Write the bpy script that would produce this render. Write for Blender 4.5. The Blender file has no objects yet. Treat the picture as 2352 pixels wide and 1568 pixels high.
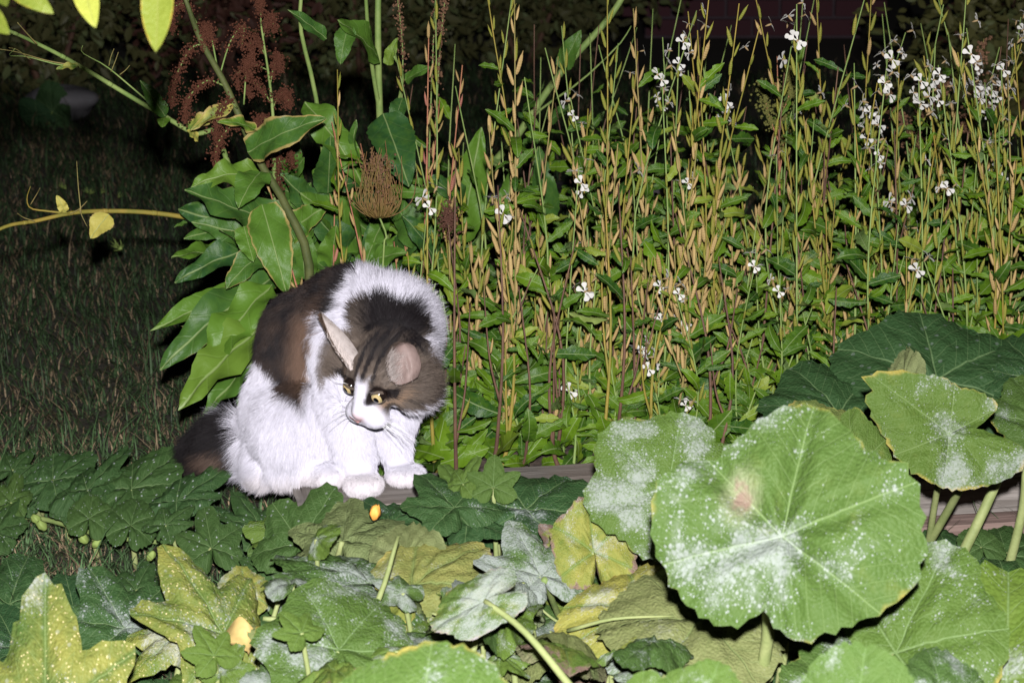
import bpy, bmesh, math, random
import numpy as np
from mathutils import Vector, Matrix

SC = bpy.context.scene
COL = SC.collection
PI = math.pi

# ---------------------------------------------------------------- camera, sky, flash, exposure
CAM_H, PITCH, HFOV = 1.05, math.radians(14.7), math.radians(28.0)
cam_d = bpy.data.cameras.new('camera')
cam = bpy.data.objects.new('camera', cam_d)
COL.objects.link(cam)
cam.location = (0, 0, CAM_H)
cam.rotation_euler = (PI / 2 - PITCH, 0, 0)
cam_d.sensor_width = 36.0
cam_d.lens = 18.0 / math.tan(HFOV / 2)
cam_d.clip_start, cam_d.clip_end = 0.05, 200.0
cam_d.dof.use_dof = True
cam_d.dof.focus_distance = 2.95
cam_d.dof.aperture_fstop = 11.0
SC.camera = cam

world = bpy.data.worlds.new('World')
SC.world = world
world.use_nodes = True
wn = world.node_tree
sky = wn.nodes.new('ShaderNodeTexSky')
sky.sky_type = 'NISHITA'
sky.sun_disc = False
sky.sun_elevation = math.radians(-3.0)
sky.sun_rotation = math.radians(200)
wn.links.new(sky.outputs['Color'], wn.nodes['Background'].inputs['Color'])
wn.nodes['Background'].inputs['Strength'].default_value = 0.06

# the picture is lit by the camera's own flash: a small lamp a hand's breadth above the lens
fl_d = bpy.data.lights.new('camera_flash', 'POINT')
fl_d.energy = 790.0
fl_d.color = (1.0, 0.975, 0.985)
fl_d.shadow_soft_size = 0.022
fl = bpy.data.objects.new('camera_flash', fl_d)
fl.location = (0.015, -0.03, CAM_H + 0.15)
COL.objects.link(fl)

SC.view_settings.view_transform = 'Standard'
SC.view_settings.look = 'None'
SC.view_settings.exposure = 0.0
SC.view_settings.gamma = 1.0
SC.view_settings.use_curve_mapping = False
SC.render.engine = 'CYCLES'
SC.cycles.use_denoising = True
SC.cycles.max_bounces = 6
SC.cycles.diffuse_bounces = 3
SC.cycles.glossy_bounces = 2
SC.cycles.transmission_bounces = 3
SC.cycles.caustics_reflective = False
SC.cycles.caustics_refractive = False
SC.cycles_curves.shape = 'RIBBONS'

# ---------------------------------------------------------------- survey: photo measurements to metres
FPX = 1176.0 / math.tan(HFOV / 2)
CP, SP = math.cos(PITCH), math.sin(PITCH)

def ray(px, py):
    u, v = (px - 1176.0) / FPX, -(py - 784.0) / FPX
    return np.array([u, CP + v * SP, -SP + v * CP])

def P(px, py, Y):
    r = ray(px, py)
    return np.array([0, 0, CAM_H]) + r * (Y / r[1])

def G(px, py, z=0.0):
    r = ray(px, py)
    return np.array([0, 0, CAM_H]) + r * ((z - CAM_H) / r[2])

def nrm(v):
    v = np.asarray(v, float)
    return v / max(1e-9, np.linalg.norm(v))

# ---------------------------------------------------------------- object helpers
def link(name, data, parent=None, M=None):
    o = bpy.data.objects.new(name, data)
    COL.objects.link(o)
    if parent is not None:
        o.parent = parent
    if M is not None:
        o.matrix_local = M
    return o

def tag(o, label=None, cat=None, group=None, kind=None):
    if label: o['label'] = label
    if cat: o['category'] = cat
    if group: o['group'] = group
    if kind: o['kind'] = kind
    return o

def thing(name, label, cat, loc=(0, 0, 0), group=None):
    o = link(name, None)
    o.location = tuple(float(c) for c in loc)
    o.empty_display_size = 0.05
    return tag(o, label, cat, group)

def mk_mesh(name, V, F, mat=None, smooth=True, uv=None, col=None, fattr=None, midx=None):
    """V (n,3); F: list/array of faces."""
    me = bpy.data.meshes.new(name)
    V = np.asarray(V, np.float32)
    if isinstance(F, np.ndarray):
        k = F.shape[1]
        me.vertices.add(len(V)); me.vertices.foreach_set('co', V.ravel())
        me.loops.add(F.size); me.loops.foreach_set('vertex_index', F.astype(np.int32).ravel())
        me.polygons.add(len(F))
        me.polygons.foreach_set('loop_start', np.arange(0, F.size, k, dtype=np.int32))
        me.polygons.foreach_set('loop_total', np.full(len(F), k, np.int32))
        me.update(calc_edges=True)
        if len(F) < 200000: me.validate()
    else:
        me.from_pydata(V.tolist(), [], F)
    if smooth and len(me.polygons):
        me.polygons.foreach_set('use_smooth', np.ones(len(me.polygons), bool))
    if uv is not None:
        l = me.uv_layers.new(name='UVMap')
        vi = np.zeros(len(me.loops), np.int32); me.loops.foreach_get('vertex_index', vi)
        l.data.foreach_set('uv', np.asarray(uv, np.float32)[vi].ravel())
    if col is not None:
        a = me.color_attributes.new('Col', 'FLOAT_COLOR', 'POINT')
        c = np.ones((len(V), 4), np.float32); c[:, :3] = col
        a.data.foreach_set('color', c.ravel())
    if fattr:
        for k, v in fattr.items():
            a = me.attributes.new(k, 'FLOAT', 'POINT')
            a.data.foreach_set('value', np.asarray(v, np.float32))
    if mat is not None:
        for m in (mat if isinstance(mat, (list, tuple)) else [mat]):
            me.materials.append(m)
    if midx is not None:
        me.polygons.foreach_set('material_index', np.asarray(midx, np.int32))
    me.update()
    return me

def tube_vf(pts, rad, sides=6, cap=True):
    pts = np.asarray(pts, float); n = len(pts)
    rad = np.broadcast_to(np.asarray(rad, float), (n,))
    tang = np.gradient(pts, axis=0)
    tang /= np.maximum(1e-9, np.linalg.norm(tang, axis=1))[:, None]
    ref = np.array([0.0, 0, 1]) if abs(tang[0][2]) < 0.9 else np.array([1.0, 0, 0])
    V = []
    a = nrm(np.cross(tang[0], ref))
    th = np.arange(sides) * 2 * PI / sides
    for i in range(n):
        a = nrm(a - tang[i] * np.dot(a, tang[i]))
        b = np.cross(tang[i], a)
        V.append(pts[i] + rad[i] * (np.cos(th)[:, None] * a + np.sin(th)[:, None] * b))
    V = np.concatenate(V)
    F = []
    for i in range(n - 1):
        for s in range(sides):
            s2 = (s + 1) % sides
            F.append((i * sides + s, i * sides + s2, (i + 1) * sides + s2, (i + 1) * sides + s))
    if cap:
        F.append(tuple(range(sides - 1, -1, -1)))
        F.append(tuple((n - 1) * sides + s for s in range(sides)))
    return V, F

def smooth_path(ctrl, n=12):
    """Catmull-Rom through control points."""
    c = np.asarray(ctrl, float)
    c = np.vstack([2 * c[0] - c[1], c, 2 * c[-1] - c[-2]])
    out = []
    m = len(c) - 3
    for t in np.linspace(0, m - 1e-6, n):
        i = int(t); f = t - i
        p0, p1, p2, p3 = c[i], c[i + 1], c[i + 2], c[i + 3]
        out.append(0.5 * ((2 * p1) + (-p0 + p2) * f + (2 * p0 - 5 * p1 + 4 * p2 - p3) * f * f + (-p0 + 3 * p1 - 3 * p2 + p3) * f ** 3))
    return np.array(out)

class Join:
    """Collects vertices and faces of one mesh."""
    def __init__(s): s.V, s.F, s.m, s.n = [], [], [], 0
    def add(s, V, F, mi=0):
        s.V.append(np.asarray(V, float)); s.F += [tuple(int(i) + s.n for i in f) for f in F]
        s.m += [mi] * len(F); s.n += len(V)
    def mesh(s, name, mat, smooth=True):
        return mk_mesh(name, np.concatenate(s.V), s.F, mat, smooth, midx=s.m)

def frame(origin, yaxis, normal, sx=1.0, sy=1.0, sz=1.0):
    y = nrm(yaxis); n = np.asarray(normal, float)
    n = n - y * np.dot(n, y)
    n = nrm(n) if np.linalg.norm(n) > 1e-6 else nrm(np.cross(y, [1, 0.3, 0.2]))
    x = np.cross(y, n)
    M = Matrix.Identity(4)
    for r in range(3):
        M[r][0], M[r][1], M[r][2], M[r][3] = float(x[r] * sx), float(y[r] * sy), float(n[r] * sz), float(origin[r])
    return M

def local(parent, M):
    return Matrix.Translation(-Vector(parent.location)) @ M

# ---------------------------------------------------------------- node helpers
class S:
    """A shader socket with arithmetic."""
    nt = None
    def __init__(s, sock): s.s = sock
    @staticmethod
    def op(kind, *a, clamp=False):
        n = S.nt.nodes.new('ShaderNodeMath'); n.operation = kind; n.use_clamp = clamp
        for i, v in enumerate(a):
            if isinstance(v, S): S.nt.links.new(v.s, n.inputs[i])
            else: n.inputs[i].default_value = float(v)
        return S(n.outputs[0])
    def __add__(s, o): return S.op('ADD', s, o)
    __radd__ = __add__
    def __sub__(s, o): return S.op('SUBTRACT', s, o)
    def __rsub__(s, o): return S.op('SUBTRACT', o, s)
    def __mul__(s, o): return S.op('MULTIPLY', s, o)
    __rmul__ = __mul__
    def __truediv__(s, o): return S.op('DIVIDE', s, o)
    def abs(s): return S.op('ABSOLUTE', s)
    def pow(s, e): return S.op('POWER', s, e)
    def mn(s, o): return S.op('MINIMUM', s, o)
    def mx(s, o): return S.op('MAXIMUM', s, o)
    def step(s, a, b):
        n = S.nt.nodes.new('ShaderNodeMapRange'); n.interpolation_type = 'SMOOTHSTEP'
        S.nt.links.new(s.s, n.inputs[0])
        for i, v in ((1, a), (2, b)):
            if isinstance(v, S): S.nt.links.new(v.s, n.inputs[i])
            else: n.inputs[i].default_value = v
        return S(n.outputs[0])

def node(t, **kw):
    n = S.nt.nodes.new(t)
    for k, v in kw.items(): setattr(n, k, v)
    return n

def setin(n, i, v):
    if isinstance(v, S): S.nt.links.new(v.s, n.inputs[i])
    else:
        if isinstance(v, tuple) and len(v) == 3 and n.inputs[i].type == 'RGBA': v = v + (1,)
        n.inputs[i].default_value = v

def mix(f, a, b, mode='MIX'):
    n = node('ShaderNodeMix', data_type='RGBA', blend_type=mode)
    setin(n, 0, f); setin(n, 6, a); setin(n, 7, b)
    return S(n.outputs[2])

def noise(scale, detail=3.0, vec=None, rough=0.55, dim='3D', dist=0.0):
    n = node('ShaderNodeTexNoise', noise_dimensions=dim)
    n.inputs['Scale'].default_value = scale; n.inputs['Detail'].default_value = detail
    n.inputs['Roughness'].default_value = rough; n.inputs['Distortion'].default_value = dist
    if vec is not None: S.nt.links.new(vec.s, n.inputs['Vector'])
    return S(n.outputs[0])

def voronoi(scale, vec=None, out=0, rand=1.0):
    n = node('ShaderNodeTexVoronoi')
    n.inputs['Scale'].default_value = scale; n.inputs['Randomness'].default_value = rand
    if vec is not None: S.nt.links.new(vec.s, n.inputs['Vector'])
    return S(n.outputs[out])

def objattr(name):
    n = node('ShaderNodeAttribute', attribute_type='OBJECT', attribute_name=name); return S(n.outputs['Fac'])

def geoattr(name, out='Fac'):
    n = node('ShaderNodeAttribute', attribute_type='GEOMETRY', attribute_name=name); return S(n.outputs[out])

def texco(o): return S(node('ShaderNodeTexCoord').outputs[o])
def sep(v):
    n = node('ShaderNodeSeparateXYZ'); S.nt.links.new(v.s, n.inputs[0]); return [S(o) for o in n.outputs]
def vmath(kind, a, b):
    n = node('ShaderNodeVectorMath', operation=kind); setin(n, 0, a); setin(n, 1, b); return S(n.outputs[0])
def objrand(): return S(node('ShaderNodeObjectInfo').outputs['Random'])

def bump(h, strength=0.3, dist=0.01):
    n = node('ShaderNodeBump'); n.inputs['Strength'].default_value = strength; n.inputs['Distance'].default_value = dist
    S.nt.links.new(h.s, n.inputs['Height']); return S(n.outputs[0])

def new_mat(name):
    m = bpy.data.materials.new(name); m.use_nodes = True
    S.nt = m.node_tree
    return m, m.node_tree.nodes['Principled BSDF']

def flat_mat(name, col, rough=0.6, spec=0.3, var=0.0, scale=40, bumpy=0.0):
    m, b = new_mat(name)
    if var:
        f = noise(scale, 4, texco('Object'))
        c = mix(f, tuple(x * (1 - var) for x in col), tuple(min(1, x * (1 + var)) for x in col))
        S.nt.links.new(c.s, b.inputs['Base Color'])
        if bumpy: S.nt.links.new(bump(f, bumpy, 0.003).s, b.inputs['Normal'])
    else:
        b.inputs['Base Color'].default_value = (*col, 1)
    b.inputs['Roughness'].default_value = rough
    b.inputs['Specular IOR Level'].default_value = spec
    return m
# ---------------------------------------------------------------- materials of the setting
def mat_lawn():
    m, b = new_mat('lawn_soil')
    o = texco('Object')
    f = noise(7, 5, o); f2 = noise(90, 4, o)
    c = mix(f.step(.35, .7), (.024, .021, .014), (.045, .035, .024))
    c = mix(f2 * .7, c, (.022, .024, .012))
    S.nt.links.new(c.s, b.inputs['Base Color']); b.inputs['Roughness'].default_value = .95
    S.nt.links.new(bump(f2, .8, .01).s, b.inputs['Normal'])
    return m
def mat_soil():
    m, b = new_mat('bed_soil')
    o = texco('Object'); f = noise(30, 6, o); g = voronoi(60, o)
    c = mix(f.step(.3, .75), (.030, .020, .014), (.085, .060, .044))
    S.nt.links.new(c.s, b.inputs['Base Color']); b.inputs['Roughness'].default_value = .95
    S.nt.links.new(bump(f + g * .4, 1.0, .012).s, b.inputs['Normal'])
    return m
def mat_wood(name, c0, c1, warm):
    m, b = new_mat(name)
    o = texco('Object')
    n = node('ShaderNodeMapping'); S.nt.links.new(o.s, n.inputs[0]); n.inputs['Scale'].default_value = (3, 60, 60)
    g = noise(1.0, 5, S(n.outputs[0]), .65, dist=.6)
    n2 = node('ShaderNodeMapping'); S.nt.links.new(o.s, n2.inputs[0]); n2.inputs['Scale'].default_value = (6, 220, 220)
    cr = noise(1.0, 3, S(n2.outputs[0]), .6)
    st = noise(5, 3, o)
    c = mix(g.step(.3, .72), c0, c1)
    c = mix(st.step(.5, .75) * .6, c, warm)
    c = mix(cr.step(.36, .28) * .85, c, (.045, .036, .030))
    S.nt.links.new(c.s, b.inputs['Base Color']); b.inputs['Roughness'].default_value = .85
    b.inputs['Specular IOR Level'].default_value = .2
    S.nt.links.new(bump(g - cr.step(.38, .26) * .9, .6, .004).s, b.inputs['Normal'])
    return m
M_WOOD = mat_wood('weathered_timber', (.12, .105, .092), (.27, .245, .225), (.20, .16, .135))
M_WOODFAR = mat_wood('old_board', (.06, .05, .06), (.14, .12, .135), (.10, .075, .08))
M_PINKWOOD = mat_wood('reddish_timber', (.15, .10, .085), (.24, .175, .15), (.19, .14, .12))

# ---------------------------------------------------------------- lawn, bed soil
rs = np.random.default_rng(5)
def lawn_h(x, y):
    return .012 * np.sin(x * 3.1 + 1.2) * np.sin(y * 2.3) + .010 * np.sin(x * 7.7 + y * 5.1) + .035 * np.clip(y - 4.2, 0, 6) * 0
gxs = np.concatenate([np.linspace(-30, -3, 10), np.linspace(-2.6, 2.6, 54), np.linspace(3, 30, 10)])
gys = np.concatenate([np.linspace(-20, 1, 8), np.linspace(1.2, 8, 70), np.linspace(9, 60, 16)])
XX, YY = np.meshgrid(gxs, gys, indexing='ij')
ZZ = lawn_h(XX, YY) * (np.abs(XX) < 2.7) * (YY > 1.1) * (YY < 8.2) - .012
LV = np.stack([XX, YY, ZZ], -1).reshape(-1, 3)
nyy = len(gys)
LF = np.array([(i * nyy + j, (i + 1) * nyy + j, (i + 1) * nyy + j + 1, i * nyy + j + 1) for i in range(len(gxs) - 1) for j in range(nyy - 1)])
lawn = tag(link('lawn', mk_mesh('lawn', LV, LF, mat_lawn())), kind='structure')

# timber line measured from the photograph: back edge of the bed timber's top face
TZ = .12
e0, e1 = G(979, 1082, TZ), G(1317, 1061, TZ)
TD = nrm(e1 - e0)                                   # along the timber, away to the right
TN = np.array([TD[1], -TD[0], 0])                   # towards the camera
TW = .135
BX = G(676, 1100, TZ); x_start = float(np.dot(BX - e0, TD))
T0 = e0 + TD * x_start                              # left end, back edge
def on_timber(u, v, z): return T0 + TD * u + TN * v + np.array([0, 0, z - TZ])

def slab(name, o, ax, ay, L, Wd, H, mat, parent=None, seg=14, bev=.006, rough=.0015, seed=0):
    """A timber: slightly worn box with bevelled edges; o = back left bottom corner."""
    r = np.random.default_rng(seed)
    prof = [(0, bev), (0, H - bev), (bev, H), (Wd * .5, H + .001), (Wd - bev, H), (Wd, H - bev), (Wd, bev), (Wd - bev, 0), (bev, 0)]
    k = len(prof)
    V = []; us = np.linspace(0, L, seg)
    for i, u in enumerate(us):
        for (a, b_) in prof:
            V.append((u + (r.normal() * rough if 0 < i < seg - 1 else r.normal() * rough * 2), a + r.normal() * rough, b_ + r.normal() * rough))
    F = [(i * k + s, (i + 1) * k + s, (i + 1) * k + (s + 1) % k, i * k + (s + 1) % k) for i in range(seg - 1) for s in range(k)]
    F += [tuple(range(k)), tuple(reversed([(seg - 1) * k + s for s in range(k)]))]
    me = mk_mesh(name, V, F, mat, smooth=False)
    M = Matrix.Identity(4)
    az = np.array([0, 0, 1.])
    for rr in range(3): M[rr][0], M[rr][1], M[rr][2], M[rr][3] = ax[rr], ay[rr], az[rr], o[rr]
    return link(name, me, parent, local(parent, M) if parent else M)

bed = thing('bed_edging', 'weathered grey timber edging of the raised bed, under the cat', 'timber edging', T0 * [1, 1, 0])
slab('timber', on_timber(.052, 0, .012), TD, TN, 3.2, TW, TZ - .012, M_WOOD, bed, 40, .007, .0012, 1)
slab('post', on_timber(.0, -.02, -.05), TN, -TD * -1 if False else -TD, .150, -.048, TZ + .045, M_WOOD, bed, 8, .005, .001, 2)
# lower board leaning against the front
slab('board', on_timber(.13, TW + .004, .0), TD, TN, 2.9, .05, .052, M_PINKWOOD, bed, 30, .005, .0012, 3)
# knots in the timber
def knot(c, nrm_, r):
    V, F = [], []
    for j, (rr, h) in enumerate(((1, 0), (.8, .0016), (.55, .0004), (.25, .0018))):
        for i in range(12):
            a = i * PI / 6
            V.append((rr * r * math.cos(a) * 1.3, rr * r * math.sin(a), h))
    for j in range(3):
        for i in range(12): F.append((j * 12 + i, j * 12 + (i + 1) % 12, (j + 1) * 12 + (i + 1) % 12, (j + 1) * 12 + i))
    F.append(tuple(36 + i for i in range(12)))
    link('knot', mk_mesh('knot', V, F, M_KNOT), bed, local(bed, frame(c, np.cross(nrm_, TD), nrm_)))
M_KNOT = flat_mat('timber_knot', (.13, .10, .08), .8, .2, .4, 200, .4)
knot(on_timber(.085, TW + .0012, .085), TN, .011)
knot(on_timber(.655, TW * .55, TZ + .0012), np.array([0, 0, 1.]), .008)

soilV, soilF = [], []
nx_, ny_ = 40, 26
for i in range(nx_ + 1):
    for j in range(ny_ + 1):
        p_ = on_timber(.03 + 3.1 * i / nx_, -.001 - 1.75 * j / ny_, .062)
        p_[2] += rs.normal() * .006 + (.02 * math.sin(j * 1.3 + i * .7) if j > 0 else 0) - .05 * (j == ny_)
        soilV.append(p_)
for i in range(nx_):
    for j in range(ny_): soilF.append((i * (ny_ + 1) + j, (i + 1) * (ny_ + 1) + j, (i + 1) * (ny_ + 1) + j + 1, i * (ny_ + 1) + j + 1))
tag(link('bed_soil', mk_mesh('bed_soil', soilV, [f[::-1] for f in soilF], mat_soil())), kind='structure')

# ---------------------------------------------------------------- grass
def mat_blade():
    m, b = new_mat('grass_blade')
    c = geoattr('Col', 'Color')
    S.nt.links.new(c.s, b.inputs['Base Color']); b.inputs['Roughness'].default_value = .6
    b.inputs['Specular IOR Level'].default_value = .25
    return m
M_BLADE = mat_blade()
def blades(root, dirv, L, Wd, bend, col):
    """One mesh of bent tapering blades: 5 vertices, 2 quads-worth of faces each."""
    n = len(root)
    up = np.array([0, 0, 1.0])
    side = np.cross(dirv, up); side /= np.maximum(1e-6, np.linalg.norm(side, axis=1))[:, None]
    V = np.zeros((n, 7, 3)); t = [0, .4, .75, 1]
    for k in range(4):
        p_ = root + up * (L * (t[k] - bend * t[k] ** 2 * .55))[:, None] + dirv * (L * bend * t[k] ** 1.7)[:, None]
        w = Wd * (1, .85, .5, 0)[k]
        if k < 3:
            V[:, 2 * k] = p_ - side * w[:, None]; V[:, 2 * k + 1] = p_ + side * w[:, None]
        else: V[:, 6] = p_
    b_ = (np.arange(n) * 7)[:, None]
    Q = np.concatenate([b_ + [0, 1, 3], b_ + [0, 3, 2], b_ + [2, 3, 5], b_ + [2, 5, 4], b_ + [4, 5, 6]])
    return V.reshape(-1, 3), Q, np.repeat(col, 7, axis=0)
ng = 125000
gy = 2.2 + 6.2 * rs.random(ng) ** 1.6
gx = (rs.random(ng) * 2 - 1) * (gy * .29 + .12) - .03
keep = np.ones(ng, bool)
rel = np.stack([gx, gy, np.zeros(ng)], 1) - T0
uu, vv = rel @ TD, rel @ TN
keep &= ~((uu > -.01) & (vv < TW + .02) & (vv > -1.7))
keep &= ~((gx > .75) & (gy > 5.2) & (rs.random(ng) < .5))
gx, gy = gx[keep], gy[keep]; n = len(gx)
pat = .5 + .5 * np.sin(gx * 4.2 + 2.0 * np.sin(gy * 2.1)) * np.cos(gy * 3.7 + gx)
dry = rs.random(n) < np.clip(.14 + .36 * (1 - pat), 0, .8)
L = np.where(dry, rs.uniform(.02, .06, n), rs.uniform(.03, .085, n)) * (1 + .06 * gy)
L *= np.where(rs.random(n) < .03, 1.9, .70)
bend = np.where(dry, rs.uniform(.5, 1.35, n), rs.uniform(.40, 1.25, n))
an = rs.uniform(0, 2 * PI, n) * .8 + pat * 2
dv = np.stack([np.cos(an), np.sin(an), np.zeros(n)], 1)
gcol = np.where(dry[:, None], np.array([.150, .112, .068]) * rs.uniform(.25, 1.5, (n, 1)), np.array([.024, .046, .017]) * rs.uniform(.35, 1.7, (n, 1)) + np.array([.003, .004, .002]))
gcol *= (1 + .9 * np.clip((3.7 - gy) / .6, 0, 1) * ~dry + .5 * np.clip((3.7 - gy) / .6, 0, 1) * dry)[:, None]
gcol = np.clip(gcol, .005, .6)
root = np.stack([gx, gy, lawn_h(gx, gy) - .014], 1)
wd = rs.uniform(.0006, .0014, n) * (.6 + .18 * gy)
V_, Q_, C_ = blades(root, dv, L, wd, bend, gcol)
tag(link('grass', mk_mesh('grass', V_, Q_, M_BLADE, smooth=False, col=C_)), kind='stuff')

# ---------------------------------------------------------------- beyond the lawn: brick wall, boards, shrubs
def mat_brick():
    m, b = new_mat('dark_red_brick')
    o = texco('Object'); f = noise(25, 4, o)
    c = mix(f, (.050, .014, .020), (.080, .024, .032)); c = mix(objrand() * .5, c, (.05, .017, .023))
    S.nt.links.new(c.s, b.inputs['Base Color']); b.inputs['Roughness'].default_value = .9
    S.nt.links.new(bump(f, .4, .004).s, b.inputs['Normal'])
    return m
WY = 9.6
wl = thing('brick_wall', 'dark red brick wall with pale mortar joints behind the flowering stalks', 'brick wall', (1.9, WY, 0))
M_MORTAR = flat_mat('mortar', (.075, .055, .065), .95, .1, .2, 60)
wx0, wx1, wz = .62, 1.62, .9
slab('mortar_core', (wx0, WY + .012, -.1), np.array([1., 0, 0]), np.array([0, 1., 0]), wx1 - wx0, .2, wz + .1, M_MORTAR, wl, 6, .004, 0, 4)
bb = bmesh.new(); bmesh.ops.create_cube(bb, size=1); bmesh.ops.bevel(bb, geom=bb.edges[:], offset=.02, segments=1, affect='EDGES')
brick_me = bpy.data.meshes.new('brick'); bb.to_mesh(brick_me); bb.free(); brick_me.materials.append(mat_brick())
for r_ in range(int(wz / .088)):
    zc = .04 + r_ * .088
    x_ = wx0 - (.125 if r_ % 2 else 0) + .12
    while x_ < wx1 + .1:
        if zc < .60:
            M = Matrix.Translation((x_, WY + rs.normal() * .0015, zc)) @ Matrix.Diagonal((.235, .05, .073, 1))
            link('brick', brick_me, wl, local(wl, M))
        x_ += .25
# grey boards lying in the grass behind the bed
b1 = slab('wooden_board', P(700, 262, 5.4), nrm(P(1170, 232, 5.75) - P(700, 262, 5.4)), np.array([0, -1., 0]), .95, .14, .045, M_WOODFAR, None, 12, .004, .001, 5)
b1.location.z = .0
tag(b1, 'weathered grey board lying on the dark lawn behind the tall dock stems', 'board')
b2 = slab('wooden_board', P(1180, 425, 4.55), np.array([.97, .24, 0]), np.array([0.24, -.97, 0]), .40, .10, .03, M_WOODFAR, None, 8, .004, .001, 6)
b2.location.z = .015
tag(b2, 'short pale board end showing between the podded stalks', 'board')
# ---------------------------------------------------------------- the cat
rng = np.random.default_rng(7)
CY = 2.80
PXM = 0.617e-3                                    # metres per survey pixel at the cat

def C(px, py, dy=0.0): return P(px, py, CY + dy)

# head pose (roll, pitch, yaw), place and size, solved from landmarks measured on the head
def rotm(a, b, c):
    return np.array((Matrix.Rotation(a, 3, 'Y') @ Matrix.Rotation(b, 3, 'X') @ Matrix.Rotation(c, 3, 'Z')))
HR = rotm(-.25, .54, -.68); HS = 1.09; HC = C(887, 850, -.10)
def Hd(x, y, z): return HC + HR @ (np.array([x, y, z]) * HS)

# --- the body as one continuous surface: smooth union of round cones and ellipsoids
prims = []
def cone(a, ra, b, rb, k=0.02): prims.append(('c', np.array(a), ra, np.array(b), rb, k))
def ell(c, r, R=None, k=0.015): prims.append(('e', np.array(c), np.array(r, float), np.eye(3) if R is None else R, None, k))
def px(v): return v * PXM
# haunch, back, shoulders
ell(C(668, 968, .06), (px(100), .075, px(118)))
cone(C(672, 925, .06), px(106), C(712, 778, .07), px(103), .03)
cone(C(712, 778, .07), px(103), C(800, 722, .05), px(96), .03)
cone(C(800, 722, .05), px(96), C(897, 748, .01), px(98), .03)
# thigh of the near hind leg, rump fluff
ell(C(690, 985, -.005), (px(112), .06, px(112)), k=.018)
ell(C(600, 1060, .03), (px(40), .04, px(58)), k=.02)
# neck and chest
cone(C(897, 748, .01), px(92), Hd(0, .028, -.004), .047, .025)
cone(C(880, 800, .01), px(92), C(868, 955, -.005), px(72), .03)
# near foreleg with paw
cone(C(776, 800, -.02), px(62), C(792, 920, -.05), px(56), .025)
cone(C(792, 920, -.05), px(56), C(818, 1050, -.062), px(42), .010)
cone(C(818, 1050, -.055), px(41), C(832, 1103, -.075), px(33), .012)
ell(C(834, 1112, -.093), (px(44), .033, px(25)), k=.008)
# far foreleg with paw
cone(C(925, 900, -.01), px(56), C(903, 1010, -.02), px(37), .02)
cone(C(903, 1010, -.02), px(36), C(918, 1078, -.032), px(31), .012)
ell(C(932, 1089, -.05), (px(45), .032, px(24)), k=.008)
# near hind foot
cone(C(650, 1078, -.02), px(34), C(735, 1085, -.05), px(29), .012)
ell(C(758, 1092, -.062), (px(36), .028, px(27)), k=.008)
# toes
for (x, y, d) in ((806, 1116, -.106), (823, 1120, -.113), (843, 1120, -.113), (862, 1115, -.105)): ell(C(x, y, d), (px(12), .014, px(16)), k=.004)
for (x, y, d) in ((906, 1096, -.064), (922, 1099, -.070), (941, 1098, -.070), (960, 1093, -.062)): ell(C(x, y, d), (px(12), .013, px(15)), k=.004)
for (x, y, d) in ((740, 1100, -.079), (757, 1101, -.083), (774, 1098, -.08)): ell(C(x, y, d), (px(11), .012, px(16)), k=.004)
# tail, curled round behind on the grass
cone(C(585, 1035, .09), px(42), C(520, 1015, .13), px(52), .03)
cone(C(520, 1015, .13), px(52), C(468, 1030, .15), px(40), .03)
# head
def hell(c, r, k=.010): ell(Hd(*c), np.array(r) * HS, HR, k)
def hcone(a, ra, b, rb, k=.008): cone(Hd(*a), ra * HS, Hd(*b), rb * HS, k)
hell((0, .004, .004), (.046, .050, .041))
for s in (-1, 1):
    hell((s * .031, -.000, -.014), (.028, .032, .026), .014)
    hell((s * .0125, -.055, -.0235), (.0180, .0160, .0140), .008)
    hell((s * .022, -.029, .016), (.014, .012, .010), .008)      # brow
hell((0, -.044, -.016), (.022, .022, .019), .012)
hcone((0, -.036, .016), .014, (0, -.066, -.008), .0092)
hell((0, -.050, -.035), (.016, .014, .011), .008)
SOCK = [Hd(s * .0215, -.0445, .008) for s in (-1, 1)]

def field(X):
    d = None
    for t, a, b, c, e, k in prims:
        if t == 'c':
            ab = c - a; L2 = ab @ ab
            h = np.clip(((X - a) @ ab) / L2, 0, 1)
            q = np.linalg.norm(X - a - h[..., None] * ab, axis=-1) - (b + (e - b) * h)
        else:
            Y = (X - a) @ c
            k0 = np.linalg.norm(Y / b, axis=-1); k1 = np.linalg.norm(Y / (b * b), axis=-1)
            q = k0 * (k0 - 1) / np.maximum(k1, 1e-9)
        if d is None: d = q
        else:
            h = np.maximum(k - np.abs(d - q), 0) / k
            d = np.minimum(d, q) - h * h * k * .25
    for sck in SOCK:                                   # shallow eye sockets
        q = np.linalg.norm(X - sck, axis=-1) - .0098 * HS
        h = np.maximum(.004 - np.abs(-q - d), 0) / .004
        d = np.maximum(d, -q) + h * h * .004 * .25
    return d

import openvdb
allp = np.concatenate([np.stack([p[1], p[3]]) if p[0] == 'c' else p[1][None] for p in prims])
lo, hi = allp.min(0) - .10, allp.max(0) + .10
VS = .0036
dims = np.ceil((hi - lo) / VS).astype(int)
gx, gy, gz = [lo[i] + VS * np.arange(dims[i]) for i in range(3)]
D = np.zeros(dims, np.float32)
for i in range(dims[0]):
    X = np.stack(np.meshgrid(gx[i:i + 1], gy, gz, indexing='ij'), -1)
    D[i] = field(X)[0]
band = 3 * VS
g = openvdb.FloatGrid(background=band)
g.copyFromArray(np.clip(D, -band, band))
pv, pq = g.convertToQuads(isovalue=0.0)
CV = np.asarray(pv, float) * VS + lo
CQ = np.asarray(pq, np.int64)
def grad(X, e=.002):
    n = np.stack([field(X + e * np.eye(3)[i]) - field(X - e * np.eye(3)[i]) for i in range(3)], -1)
    return n / np.maximum(1e-9, np.linalg.norm(n, axis=-1))[..., None]
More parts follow.
